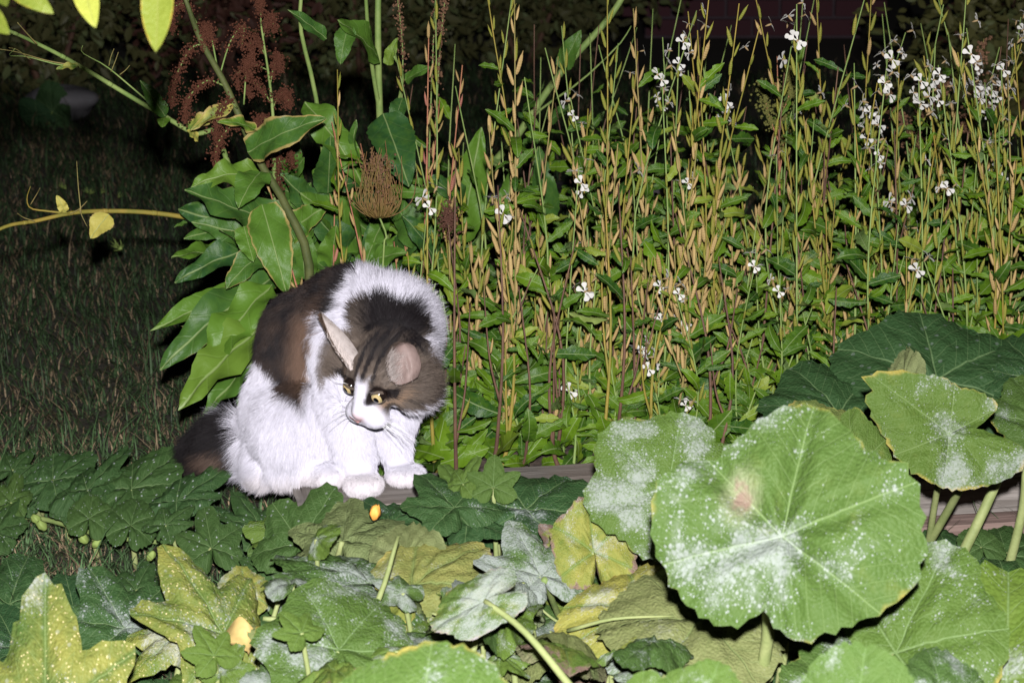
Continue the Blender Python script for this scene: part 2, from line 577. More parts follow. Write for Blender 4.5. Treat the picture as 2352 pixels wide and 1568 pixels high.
for _ in range(1):                                     # settle on the surface
    CV = CV - grad(CV) * field(CV)[:, None]
cn_ = grad(CV)
e1, e2 = CV[CQ[:, 1]] - CV[CQ[:, 0]], CV[CQ[:, 2]] - CV[CQ[:, 0]]
if (np.cross(e1, e2) * cn_[CQ[:, 0]]).sum(-1).mean() < 0: CQ = CQ[:, ::-1].copy()

# --- coat pattern, in the cat's own side-view coordinates and in the head's coordinates
def survey(X):
    """side-on coordinates of a point on the cat (survey units)"""
    W = X - np.array([0, 0, CAM_H]); d = W[:, 1] * CP - W[:, 2] * SP
    return 1176 + FPX * W[:, 0] / d, 784 - FPX * (W[:, 1] * SP + W[:, 2] * CP) / d
def polyd(x, y, pts):
    """signed distance to a polygon, negative inside"""
    p = np.asarray(pts, float); n = len(p)
    d = np.full(x.shape, 1e9); ins = np.zeros(x.shape, bool)
    for i in range(n):
        a, b = p[i], p[(i + 1) % n]; e = b - a
        wx, wy = x - a[0], y - a[1]
        t = np.clip((wx * e[0] + wy * e[1]) / (e @ e), 0, 1)
        d = np.minimum(d, np.hypot(wx - t * e[0], wy - t * e[1]))
        c = ((a[1] > y) != (b[1] > y)) & (x < (b[0] - a[0]) * (y - a[1]) / (b[1] - a[1] + 1e-12) + a[0])
        ins ^= c
    return np.where(ins, -d, d)
def sst(v, a, b):
    t = np.clip((v - a) / (b - a), 0, 1); return t * t * (3 - 2 * t)
def blend(c, col, w): return c * (1 - w[:, None]) + np.asarray(col) * w[:, None]
_nr = np.random.default_rng(3)
_K = _nr.normal(size=(24, 3)) * np.repeat([60, 130, 320], 8)[:, None]; _PH = _nr.uniform(0, 6.28, 24)
def wob(X, a, b): return np.sin(X @ _K[a:b].T + _PH[a:b]).sum(1) / math.sqrt((b - a) / 2)

WHITE, BLACK, BROWN, TAWNY, GREYB = (.56, .545, .615), (.011, .009, .010), (.068, .043, .031), (.27, .18, .12), (.115, .09, .073)
SADDLE = [(520, 895), (548, 892), (588, 812), (622, 850), (655, 900), (698, 938), (720, 890), (712, 822), (728, 772), (746, 735), (778, 690), (808, 655), (850, 612), (840, 585), (740, 560), (560, 640), (480, 850)]
NAPE = [(785, 850), (800, 775), (816, 740), (826, 706), (868, 688), (925, 692), (964, 722), (984, 765), (990, 800), (1002, 838), (1000, 885), (880, 900), (800, 880)]
TAILP = [(380, 920), (545, 940), (562, 985), (556, 1045), (565, 1100), (380, 1140)]
def coat(X):
    sx, sy = survey(X)
    jx = wob(X, 0, 8) * 7 + wob(X, 8, 16) * 4; jy = wob(X, 4, 12) * 7
    c = np.tile(WHITE, (len(X), 1)).astype(float)
    sd = polyd(sx + jx, sy + jy, SADDLE)
    w = sst(sd, 9, -9)
    q = sst(polyd(sx, sy, [(690, 720), (748, 715), (742, 765), (716, 860), (690, 890), (664, 830)]), 26, -22)
    sad = blend(np.tile(BLACK, (len(X), 1)).astype(float), BROWN, np.clip(.22 + .30 * wob(X, 8, 16) * .5, 0, .7))
    sad = blend(sad, (.135, .082, .056), q * .85)
    sad = blend(sad, BLACK, sst(polyd(sx, sy, [(742, 740), (760, 690), (790, 600), (850, 590), (840, 640), (800, 690), (762, 740)]), 18, -12) * .9)
    sad = blend(sad, TAWNY, sst(np.abs(polyd(sx, sy, [(700, 905), (730, 850), (760, 760), (725, 800)])), 16, 2) * .35)
    c = c * (1 - w[:, None]) + sad * w[:, None]
    # tail
    w = sst(polyd(sx + jx, sy + jy, TAILP), 8, -8) * sst(X[:, 1], CY + .05, CY + .075)
    tl = blend(np.tile(BLACK, (len(X), 1)).astype(float), (.12, .082, .064), sst(np.hypot((sx - 500) / 45, (sy - 1045) / 26), 1.3, .4) * .9)
    c = c * (1 - w[:, None]) + tl * w[:, None]
    # head and nape, in head coordinates
    Hh = ((X - HC) @ HR) / HS
    hx, hy, hz = Hh[:, 0], Hh[:, 1], Hh[:, 2]
    jj = wob(X, 8, 16) * .0022; 
    near = sst(polyd(sx + jx, sy + jy, NAPE), 8, -8) * sst(X[:, 1], CY + .05, CY - .0)
    nap = blend(np.tile(BLACK, (len(X), 1)).astype(float), GREYB, sst(np.abs(sx - 905 + (sy - 760) * .1), 45, 90) * .75)
    c = c * (1 - near[:, None]) + nap * near[:, None]
    onhead = sst(hy, .034, .020) * sst(np.linalg.norm(Hh * [1, 1, 1.0], axis=1), .105, .085)
    # tabby mask: everything above the cheek line, apart from the blaze
    ax = np.abs(hx)
    line = -.0215 + .004 * sst(ax, .02, .05) + jj          # below it white
    blazew = .0065 + .45 * np.clip(.012 - hz, 0, .05)
    mask = sst(hz, line - .003, line + .003) * sst(ax - blazew + jj * .6, -.002, .002 )
    mask = np.where(hz > .030, 1.0, np.maximum(mask, sst(hz + jj, .018, .030)))
    mask *= sst(hy, -.060, -.044) + (ax > .016) * (hz > -.016) * 0
    tab = blend(np.tile(GREYB, (len(X), 1)).astype(float), (.055, .041, .033), np.clip(.5 + .5 * wob(X, 16, 24), 0, 1) * .7)
    st = np.cos(ax * 2 * PI / .0125) * .5 + .5            # forehead stripes
    tab = blend(tab, BLACK, sst(st + .15 * wob(X, 8, 16), .45, .75) * sst(hz, .014, .026) * sst(ax, .026, .018) * .95)
    tab = blend(tab, BLACK, sst(hz, .034, .046) * sst(ax, .032, .018) * .9)
    for (a, b, wd, s) in (((.034, -.001), (.060, -.012), .0034, .9), ((.024, -.010), (.050, -.021), .0026, .8), ((.018, -.006), (.012, -.016), .0022, .5)):
        a, b = np.array(a), np.array(b); e = b - a
        t = np.clip(((ax - a[0]) * e[0] + (hz - a[1]) * e[1]) / (e @ e), 0, 1)
        dd = np.hypot(ax - a[0] - t * e[0], hz - a[1] - t * e[1]) + jj * .5
        tab = blend(tab, BLACK, sst(dd, wd, wd * .4) * s)
    tab = blend(tab, (.030, .021, .016), sst(np.hypot(hx - .040, hz - .052), .030, .020) * .85)
    er = np.hypot((ax - .0215) / 1.15, hz - .008)
    tab = blend(tab, TAWNY, sst(np.abs(er - .0165), .0045, .001) * sst(hz, .012, .0) * .7)
    tab = blend(tab, (.008, .006, .006), sst(er, .0132, .0112) * .95)
    oh = onhead[:, None]; mk = np.clip(mask, 0, 1)[:, None]
    c = c * (1 - oh) + (np.array(WHITE) * (1 - mk) + tab * mk) * oh
    # dark eye rim reaches over the blaze edge too
    c = blend(c, (.010, .007, .007), sst(er, .0130, .0110) * onhead)
    # pink skin round the nose
    nd = np.linalg.norm(Hh - np.array([0, -.075, -.013]), axis=1)
    c = blend(c, (.58, .40, .41), sst(nd, .013, .007) * .6)
    # paws faintly soiled
    c = blend(c, (.58, .52, .50), sst(sy, 1070, 1105) * .5 * (X[:, 1] < CY + .02))
    return np.clip(c, 0, 1)

# --- fur and skin shaders
def fur_mat():
    m, b = new_mat('cat_fur')
    c = geoattr('Col', 'Color')
    S.nt.links.new(c.s, b.inputs['Base Color'])
    b.inputs['Roughness'].default_value = .55
    b.inputs['Specular IOR Level'].default_value = .18
    return m
M_FUR = fur_mat()
M_SKIN = flat_mat('cat_ear_skin', (.185, .135, .122), .6, .25, .3, 110, .4)
M_EARW = flat_mat('cat_ear_pale', (.30, .265, .25), .6, .2, .3, 110, .4)
M_NOSE = flat_mat('cat_nose', (.52, .28, .28), .45, .4, .1, 300, .3)

cat_root_loc = np.array([C(760, 1110)[0], CY, .12])
cat = thing('cat', 'long-haired white and dark brown tabby cat hunched on the bed timber looking down', 'cat', cat_root_loc)
off = cat_root_loc
body = link('body', mk_mesh('cat_body', CV - off, CQ, M_FUR, col=coat(CV)), cat)

# --- fur strands
A0, A1, A2, A3 = (CV[CQ[:, i]] for i in range(4))
tri = np.concatenate([np.stack([A0, A1, A2], 1), np.stack([A0, A2, A3], 1)])
area = .5 * np.linalg.norm(np.cross(tri[:, 1] - tri[:, 0], tri[:, 2] - tri[:, 0]), axis=1)
cen = tri.mean(1); cnm = grad(cen)
hloc = ((cen - HC) @ HR) / HS
facew = (hloc[:, 1] < .02) & (np.linalg.norm(hloc, axis=1) < .09)
wgt = area * np.where(facew, 2.2, 1.0) * np.where(cnm[:, 1] > .35, .35, 1.0)
NH = 210000
ti = rng.choice(len(tri), NH, p=wgt / wgt.sum())
u, v = rng.random(NH), rng.random(NH); f = u + v > 1; u[f], v[f] = 1 - u[f], 1 - v[f]
T = tri[ti]
R0 = T[:, 0] + u[:, None] * (T[:, 1] - T[:, 0]) + v[:, None] * (T[:, 2] - T[:, 0])
N0 = grad(R0)
sx, sy = survey(R0)
Hh = ((R0 - HC) @ HR) / HS
hr = np.linalg.norm(Hh, axis=1)
# lengths
Ln = np.full(NH, .020)
def setl(mask, l): Ln[mask] = l
setl(sy > 1000, .015)
setl((sx < 700) & (sy > 900), .022)
legs = ((sx > 770) & (sy > 930)); setl(legs, .013)
setl((sy > 1070) & (sx > 690), .0065); setl((sx > 690) & (sy > 1050), .008)
setl((sx < 600) & (sy > 940) & (R0[:, 1] > CY + .05), .036)
ruff = (sx > 820) & (sy < 900) & (hr > .060); setl(ruff, .030)
head = (hr < .085) & (Hh[:, 1] < .034)
hlen = np.interp(Hh[:, 1], [-.08, -.055, -.03, 0, .03], [.0025, .004, .007, .012, .020])
hlen = np.where((np.abs(Hh[:, 0]) > .03) & (Hh[:, 2] < .012), np.interp(np.abs(Hh[:, 0]), [.03, .05], [.012, .034]), hlen)
hlen = np.where(Hh[:, 0] < -.02, hlen * .5, hlen)
Ln = np.where(head, np.minimum(hlen, .036), Ln)
Ln *= rng.uniform(.65, 1.2, NH)
# flow
flow = np.tile([-.12, .05, -.95], (NH, 1)).astype(float)
flow[(sx > 720) & (sy < 760)] = [-.75, .25, -.1]
flow[legs] = [.05, -.05, -1]
flow[(sx < 600) & (sy > 930)] = [-.7, 0, -.5]
away = R0 - (HC + HR @ np.array([0, .01, 0])); away /= np.linalg.norm(away, axis=1)[:, None]
flow[ruff] = (away * .9 + np.array([.1, .3, -.25]))[ruff]
lowch = (sx > 840) & (sy >= 900) & (sy < 1010) & ~head; flow[lowch] = [.35, 0, -.9]
hd = np.stack([Hh[:, 0] * 9, np.full(NH, .55), Hh[:, 2] * 7 - .05], 1)
hd /= np.linalg.norm(hd, axis=1)[:, None]
hd[:, 2] -= np.where((np.abs(Hh[:, 0]) > .02) & (Hh[:, 2] < .01), .35, 0)
flow = np.where(head[:, None], hd @ HR.T, flow)
ft = flow - N0 * (flow * N0).sum(1)[:, None]
ft /= np.maximum(.25, np.linalg.norm(ft, axis=1))[:, None]
clump = np.stack([wob(R0, 8, 16), wob(R0, 12, 20), wob(R0, 16, 24)], 1) * .09
jit = rng.normal(size=(NH, 3)) * .10
lift = np.where(head, .38, .46)
lift = np.where(ruff, .85, lift); lift = np.where((sy > 1060), .35, lift)
K = 5
tt = np.linspace(0, 1, K)
pts = np.zeros((NH, K, 3))
d0 = ft * .75 + N0 * lift[:, None] + jit + clump * .5
d0 /= np.linalg.norm(d0, axis=1)[:, None]
d1 = ft * 1.1 + N0 * (lift * .12)[:, None] + jit * 2.4 + clump * 1.2 + np.array([0, 0, -.18])
d1 /= np.linalg.norm(d1, axis=1)[:, None]
p = R0 - N0 * .001
pts[:, 0] = p
for i in range(1, K):
    w = i / (K - 1)
    dd = d0 * (1 - w) + d1 * w
    p = p + dd * (Ln / (K - 1))[:, None]
    pts[:, i] = p
# keep strands out of the eyes
ok = np.ones(NH, bool)
for s_ in (-1, 1):
    ec = Hd(s_ * .0215, -.0445, .0088)
    for i in range(K): ok &= np.linalg.norm(pts[:, i] - ec, axis=1) > .0134 * HS
okn = np.linalg.norm(Hh - np.array([0, -.077, -.014]), axis=1) > .0085
ok &= okn
ok &= ~(head & (np.hypot((sx - 922) / 40, (sy - 825) / 42) < 1) & (N0[:, 1] < .3))       # the ear stands here
pts = pts[ok]; hc = coat(R0[ok]); n = len(pts); Lk = Ln[ok]
hc = np.clip(hc * rng.uniform(.80, 1.12, (n, 1)), 0, .80)
def add_fur(name, parent, pts, hc, r0, off):
    n, K = pts.shape[:2]
    cu = bpy.data.hair_curves.new(name)
    cu.add_curves([K] * n)
    cu.position_data.foreach_set('vector', (pts - off).astype(np.float32).ravel())
    ra = cu.attributes.get('radius') or cu.attributes.new('radius', 'FLOAT', 'POINT')
    prof = np.array([1, .9, .7, .4, .06])[:K]
    ra.data.foreach_set('value', (np.asarray(r0)[:, None] * prof[None]).astype(np.float32).ravel())
    ca = cu.attributes.new('Col', 'FLOAT_COLOR', 'CURVE')
    c4 = np.ones((n, 4), np.float32); c4[:, :3] = hc
    ca.data.foreach_set('color', c4.ravel())
    cu.materials.append(M_FUR)
    return link(name, cu, parent)
add_fur('fur', cat, pts, hc, np.where(Lk < .010, .00026, .00034), off)

# --- ears: cupped shells with a furred back and bare inside
def ear(base_a, base_b, tip, normal, cup, seed, rnd, skin, pale):
    nu, nv = 21, 16
    V, Bk = [], []
    a, b, t = map(np.asarray, (base_a, base_b, tip))
    n = nrm(np.cross(b - a, t - a)); n = n * np.sign(n @ np.asarray(normal))
    for j in range(nv + 1):
        v_ = j / nv
        hw = (1 - v_ ** (2.4 * rnd)) ** (.75 / rnd ** 2) * (1 + .16 * math.sin(PI * min(1, v_ * 1.3)))
        mid = (a + b) / 2 * (1 - v_) + t * v_
        for i in range(nu + 1):
            u_ = i / nu * 2 - 1
            pos = mid + (b - a) / 2 * u_ * hw - (t - (a + b) / 2) * .22 * (1 - u_ * u_) * (1 - v_) ** 2
            pos = pos - n * cup * (1 - u_ * u_) * (1 - .75 * v_) + n * .007 * (abs(u_) ** 5) + n * .004 * v_ ** 5
            if rnd > 1.2: pos = pos + n * (.0055 * math.exp(-((u_ - .38 + .5 * (v_ - .35)) / .14) ** 2) * math.exp(-((v_ - .38) / .26) ** 2) - .004 * math.exp(-((u_ - .05) / .25) ** 2) * math.exp(-((v_ - .15) / .25) ** 2))
            V.append(pos)
    V = np.array(V)
    B = V - n * .0028
    m = nu + 1
    F = [(j * m + i, j * m + i + 1, (j + 1) * m + i + 1, (j + 1) * m + i) for j in range(nv) for i in range(nu)]
    no = len(V)
    F2 = [(no + f[3], no + f[2], no + f[1], no + f[0]) for f in F]
    rim = [j * m for j in range(nv + 1)] + [nv * m + i for i in range(1, nu + 1)] + [j * m + nu for j in range(nv - 1, -1, -1)]
    F3 = [(rim[i], rim[i] + no, rim[i + 1] + no, rim[i + 1]) for i in range(len(rim) - 1)]
    # furred back, and the brown rim
    mid = [0] * len(F) + [1] * (len(F2) + len(F3))
    me = mk_mesh('cat_ear', np.concatenate([V, B]) - off, F + F2 + F3, [skin, M_FUR], midx=mid,
                 col=np.tile((.085, .055, .038), (2 * len(V), 1)))
    o = link('ear', me, cat)
    r = np.random.default_rng(seed)
    # long pale hairs springing from the inner edge, short dark ones outside
    ps, cs, rs = [], [], []
    for q in range(1500):
        if q < (700 if rnd > 1.2 else 520):
            i, j = int(abs(r.normal()) * 6) % (nu + 1), int(r.random() ** 1.5 * 11)
            root = V[j * m + i] + r.normal(size=3) * .0016
            dr = nrm((t - (a + b) / 2) * .6 + nrm(b - a) * .016 * (1 if i < 10 else -1) + n * .010 + r.normal(size=3) * .010)
            L = r.uniform(.004, .013); col = np.array((.36, .315, .295)) * pale * r.uniform(.7, 1.25)
        else:
            i, j = r.integers(0, nu + 1), r.integers(0, nv)
            root = B[j * m + i] + r.normal(size=3) * .001
            dr = nrm((t - (a + b) / 2) * 1.0 - n * .02 + r.normal(size=3) * .012)
            L = r.uniform(.004, .008); col = np.array((.085, .055, .04)) * r.uniform(.5, 1.4)
        ps.append([root + dr * L * k / 4 + n * .002 * (k / 4) ** 2 for k in range(5)]); cs.append(col); rs.append(.00013)
    add_fur('ear_fur', o, np.array(ps), np.array(cs), np.array(rs), off)
    return o
cd = nrm(np.array([0, 0, CAM_H]) - HC)
ear(C(890, 854, -.182), C(956, 868, -.172), C(930, 790, -.156), nrm(cd + np.array([.12, 0, .05])), .014, 11, 1.35, M_SKIN, 1.0)
ear(C(797, 842, -.130), C(819, 814, -.114), C(731, 722, -.110), nrm(cd * .9 + np.array([-.3, 0, -.1])), .006, 12, .92, M_EARW, 1.7)

# --- eyes, nose, whiskers
def eye_mat():
    m, b = new_mat('cat_eye')
    x, y, z = sep(texco('Object'))
    r = S.op('SQRT', x * x * 1.5 + z * z)
    rad = noise(900, 2, texco('Object'))
    iris = mix(r.step(.0042, .0078), (.50, .36, .17), (.33, .27, .13))
    iris = mix(rad * .4, iris, (.55, .44, .22))
    c = mix(r.step(.0047, .0042), iris, (.003, .003, .004))
    c = mix(r.step(.0082, .0092), c, (.012, .008, .007))
    S.nt.links.new(c.s, b.inputs['Base Color'])
    b.inputs['Roughness'].default_value = .06
    b.inputs['Specular IOR Level'].default_value = .5
    return m
M_EYE = eye_mat()
bm = bmesh.new(); bmesh.ops.create_uvsphere(bm, u_segments=24, v_segments=16, radius=.0106)
eme = bpy.data.meshes.new('cat_eye'); bm.to_mesh(eme); bm.free(); eme.materials.append(M_EYE)
eme.polygons.foreach_set('use_smooth', np.ones(len(eme.polygons), bool))
M_LID = flat_mat('cat_eyelid', (.075, .058, .046), .8, .1)
gaze = HR @ nrm([0, -1, -.18])
for s_ in (-1, 1):
    ec = Hd(s_ * .0215, -.0440, .0092) - off
    rg = HR @ nrm([s_ * .22, -1, .06])
    e = link('eye', eme, cat, frame(ec, -rg, HR @ np.array([0, 0, 1.]), HS, HS, HS))
    # lids: two arcs of skin over the ball, almond-shaped
    for up in (1, -1):
        lv, lf = [], []
        na = 14
        for i in range(na + 1):
            a_ = -1.25 + 2.5 * i / na
            for k in range(5):
                bnd = ((.66 if s_ > 0 else .46) if up > 0 else -.82) * math.cos(a_ * .95) + .20 * s_ * math.sin(a_)
                el = bnd + (up * (k / 4) * .38)
                d_ = np.array([math.sin(a_) * math.cos(el), -math.cos(a_) * math.cos(el), math.sin(el)])
                lv.append(d_ * (.0109 - .0004 * (k == 0) + .0002 * k) * HS)
        for i in range(na):
            for k in range(4):
                lf.append((i * 5 + k, i * 5 + k + 1, (i + 1) * 5 + k + 1, (i + 1) * 5 + k))
        Rz = np.array(Matrix.Rotation(s_ * .22, 3, 'Z') @ Matrix.Rotation(-.20, 3, 'X'))
        lw = (np.array(lv) @ Rz.T) @ HR.T + ec
        link('eyelid', mk_mesh('cat_eyelid', lw, lf, M_LID), cat)
# nose: small rounded triangle with nostrils
nv_, nf_ = [], []
for j in range(9):
    z = j / 8; w = .0082 * (1 - z) ** .7 + .0014
    for i in range(11):
        uu = i / 10 * 2 - 1
        dep = .0046 * math.sqrt(max(0, 1 - uu * uu * .9)) * (1 - .25 * (z - .3) ** 2)
        if .25 < z < .7 and .35 < abs(uu) < .75: dep -= .0016
        nv_.append(HR @ (np.array([uu * w, -.0735 - dep + z * .0022, -.0090 - z * .0105]) * HS) + HC - off)
for j in range(8):
    for i in range(10): nf_.append((j * 11 + i, j * 11 + i + 1, (j + 1) * 11 + i + 1, (j + 1) * 11 + i))
link('nose', mk_mesh('cat_nose', nv_, nf_, M_NOSE), cat)
M_WH = flat_mat('cat_whisker', (.8, .8, .82), .4, .4)
def whisker(pts, r0, r1):
    link('whisker', mk_mesh('whisker', *tube_vf(pts, np.linspace(r0, r1, len(pts)), 4), M_WH), cat)
for s_ in (-1, 1):
    for k in range(10):
        r0 = Hd(s_ * rng.uniform(.012, .019), -.061 + rng.uniform(-.004, .006), -.022 + rng.uniform(-.006, .006))
        d_ = HR @ nrm([s_ * rng.uniform(.55, 1), rng.uniform(-.2, .35), rng.uniform(-.75, -.05)])
        L = rng.uniform(.04, .075)
        whisker([r0 + d_ * L * q - np.array([0, 0, .012]) * q * q - off for q in np.linspace(0, 1, 6)], .00042, .00012)
    for k in range(3):
        r0 = Hd(s_ * (.018 + .003 * k), -.050, .020)
        d_ = HR @ nrm([s_ * .4, -.55, .7]); L = .022
        whisker([r0 + d_ * L * q - off for q in np.linspace(0, 1, 5)], .0002, .0001)
# ---------------------------------------------------------------- leaf shapes and leaf shaders
def interp_deg(tab, a):
    d, r = zip(*tab)
    return np.interp(np.abs(a) * 180 / PI, d, r)
OUTL = {
 'squash': [(0, 1), (14, .97), (28, .88), (34, .87), (50, .96), (64, .98), (80, .92), (92, .86), (112, .90), (130, .86), (150, .74), (165, .58), (174, .40), (180, .05)],
 'round':  [(0, .98), (30, .95), (60, .94), (95, .93), (125, .92), (150, .84), (166, .68), (175, .45), (180, .06)],
 'pumpkin': [(0, 1.06), (10, 1.02), (20, .88), (29, .66), (34, .64), (44, .82), (57, .95), (70, .86), (84, .70), (92, .68), (104, .78), (118, .82), (134, .74), (152, .58), (167, .42), (176, .25), (180, .06)],
 'maple': [(0, 1.10), (6, 1.04), (15, .86), (24, .74), (32, .60), (38, .62), (50, .86), (57, .98), (66, .84), (78, .66), (88, .58), (98, .66), (112, .82), (126, .74), (148, .58), (165, .42), (176, .22), (180, .06)],
}
def signed_outline(c, ax, pts, w):
    """Outline of one particular leaf: edge points measured from its heart c, midrib towards ax."""
    mx, my = ax[0] - c[0], c[1] - ax[1]; L = math.hypot(mx, my); a0 = math.atan2(mx, my); out = []
    for x, y in pts:
        dx, dy = x - c[0], c[1] - y
        lx = (dx * math.cos(a0) - dy * math.sin(a0)) / (L * w); ly = (dx * math.sin(a0) + dy * math.cos(a0)) / L
        out.append((math.degrees(math.atan2(lx, ly)), math.hypot(lx, ly)))
    out.sort()
    a, b = out[-1], out[0]; m = (a[1] + b[1]) / 2
    return [(-180.0, m)] + out + [(180.0, m)]
OUTL['giant'] = signed_outline((1797, 1232), (1866, 938), [(1869, 936), (1925, 985), (1985, 1040), (2045, 1085), (2102, 1104), (2122, 1165), (2130, 1235), (2125, 1300), (2100, 1350), (2000, 1412), (1930, 1442), (1860, 1456), (1800, 1440), (1765, 1400), (1757, 1383), (1748, 1395), (1715, 1420), (1660, 1424), (1590, 1392), (1535, 1330), (1500, 1255), (1492, 1180), (1508, 1122), (1560, 1074), (1640, 1062), (1700, 1010), (1770, 962), (1815, 945)], 1.04)
OUTL['bowl'] = signed_outline((2180, 995), (2020, 880), [(1977, 870), (2040, 853), (2110, 862), (2200, 892), (2290, 930), (2262, 962), (2230, 985), (2275, 1000), (2352, 1032), (2345, 1075), (2300, 1105), (2240, 1120), (2130, 1110), (2070, 1070), (2030, 1010), (1998, 955), (1984, 920), (1996, 895)], .95)
VANG = {'bowl': (0, 62, 118), 'giant': (0, 62, 118), 'squash': (0, 62, 118), 'round': (0, 62, 118), 'pumpkin': (0, 57, 114), 'maple': (0, 57, 112)}

def palmate(kind, seed, mat, cup=.10, droop=.12, wave=.03, crumple=.015, serr=.02, na=84, nr=13, fold=0.0, holes=0, quilt=.055):
    r = np.random.default_rng(seed)
    th = -PI + 2 * PI * np.arange(na + 1) / na
    tab = OUTL[kind]; signed = tab[0][0] < 0
    dev = sum(r.normal() * .025 * np.sin(k * th + r.uniform(0, 6.28)) for k in (1, 2, 3, 5))
    base = np.interp(np.degrees(th), *zip(*tab)) if signed else interp_deg(tab, th)
    Rr = base * (1 + dev * (.3 if signed else 1)) * (1 + serr * np.sin(th * 33 + r.uniform(0, 6)) + serr * .6 * r.normal(size=na + 1))
    Rr[0] = Rr[-1] = base[0]
    V, UV, RH = [(0, 0, 0)], [(0, 0)], [0]
    ph = r.uniform(0, 6.28, 6)
    va = np.radians(VANG[kind])
    for j in range(1, nr + 1):
        q = j / nr
        rho = q ** .85
        rad = Rr * rho
        x, y = rad * np.sin(th), rad * np.cos(th)
        dv = np.min(np.abs(np.abs(th)[:, None] - va[None]), axis=1)
        z = -droop * rho ** 2.2 * (1 + .5 * np.sin(th + ph[0])) + cup * rho * (1 - .5 * rho)
        z = z + wave * rho ** 2 * (np.sin(3 * th + ph[1]) + .7 * np.sin(5 * th + ph[2]))
        z = z + quilt * np.minimum(dv * rad, .14) / .14 * (1 - .35 * rho) + .012 * np.sin((rad * np.cos(np.minimum(dv, 1.4)) - dv * rad * .9) * 30) * np.minimum(dv * rad * 8, 1) * rho           # blade swells between the veins
        z = z + crumple * (np.sin(x * 17 + ph[3]) * np.sin(y * 15 + ph[4]) + .6 * np.sin(x * 31 + y * 23 + ph[5]))
        z = z + fold * np.abs(x)
        if j == nr: z = z + r.normal(size=na + 1) * .006
        for i in range(na + 1):
            V.append((x[i], y[i], z[i])); UV.append((x[i], y[i])); RH.append(rho)
    F = []
    m = na + 1
    for i in range(na): F.append((0, 1 + i + 1, 1 + i))
    hole = set()
    for _ in range(holes): hole.add((int(r.integers(nr // 2, nr - 1)), int(r.integers(0, na))))
    for j in range(nr - 1):
        for i in range(na):
            if (j, i) in hole: continue
            a = 1 + j * m + i
            F.append((a, a + 1, a + m + 1, a + m))
    return mk_mesh(kind + '_leaf', V, F, mat, uv=np.array(UV), fattr={'rho': np.array(RH)})

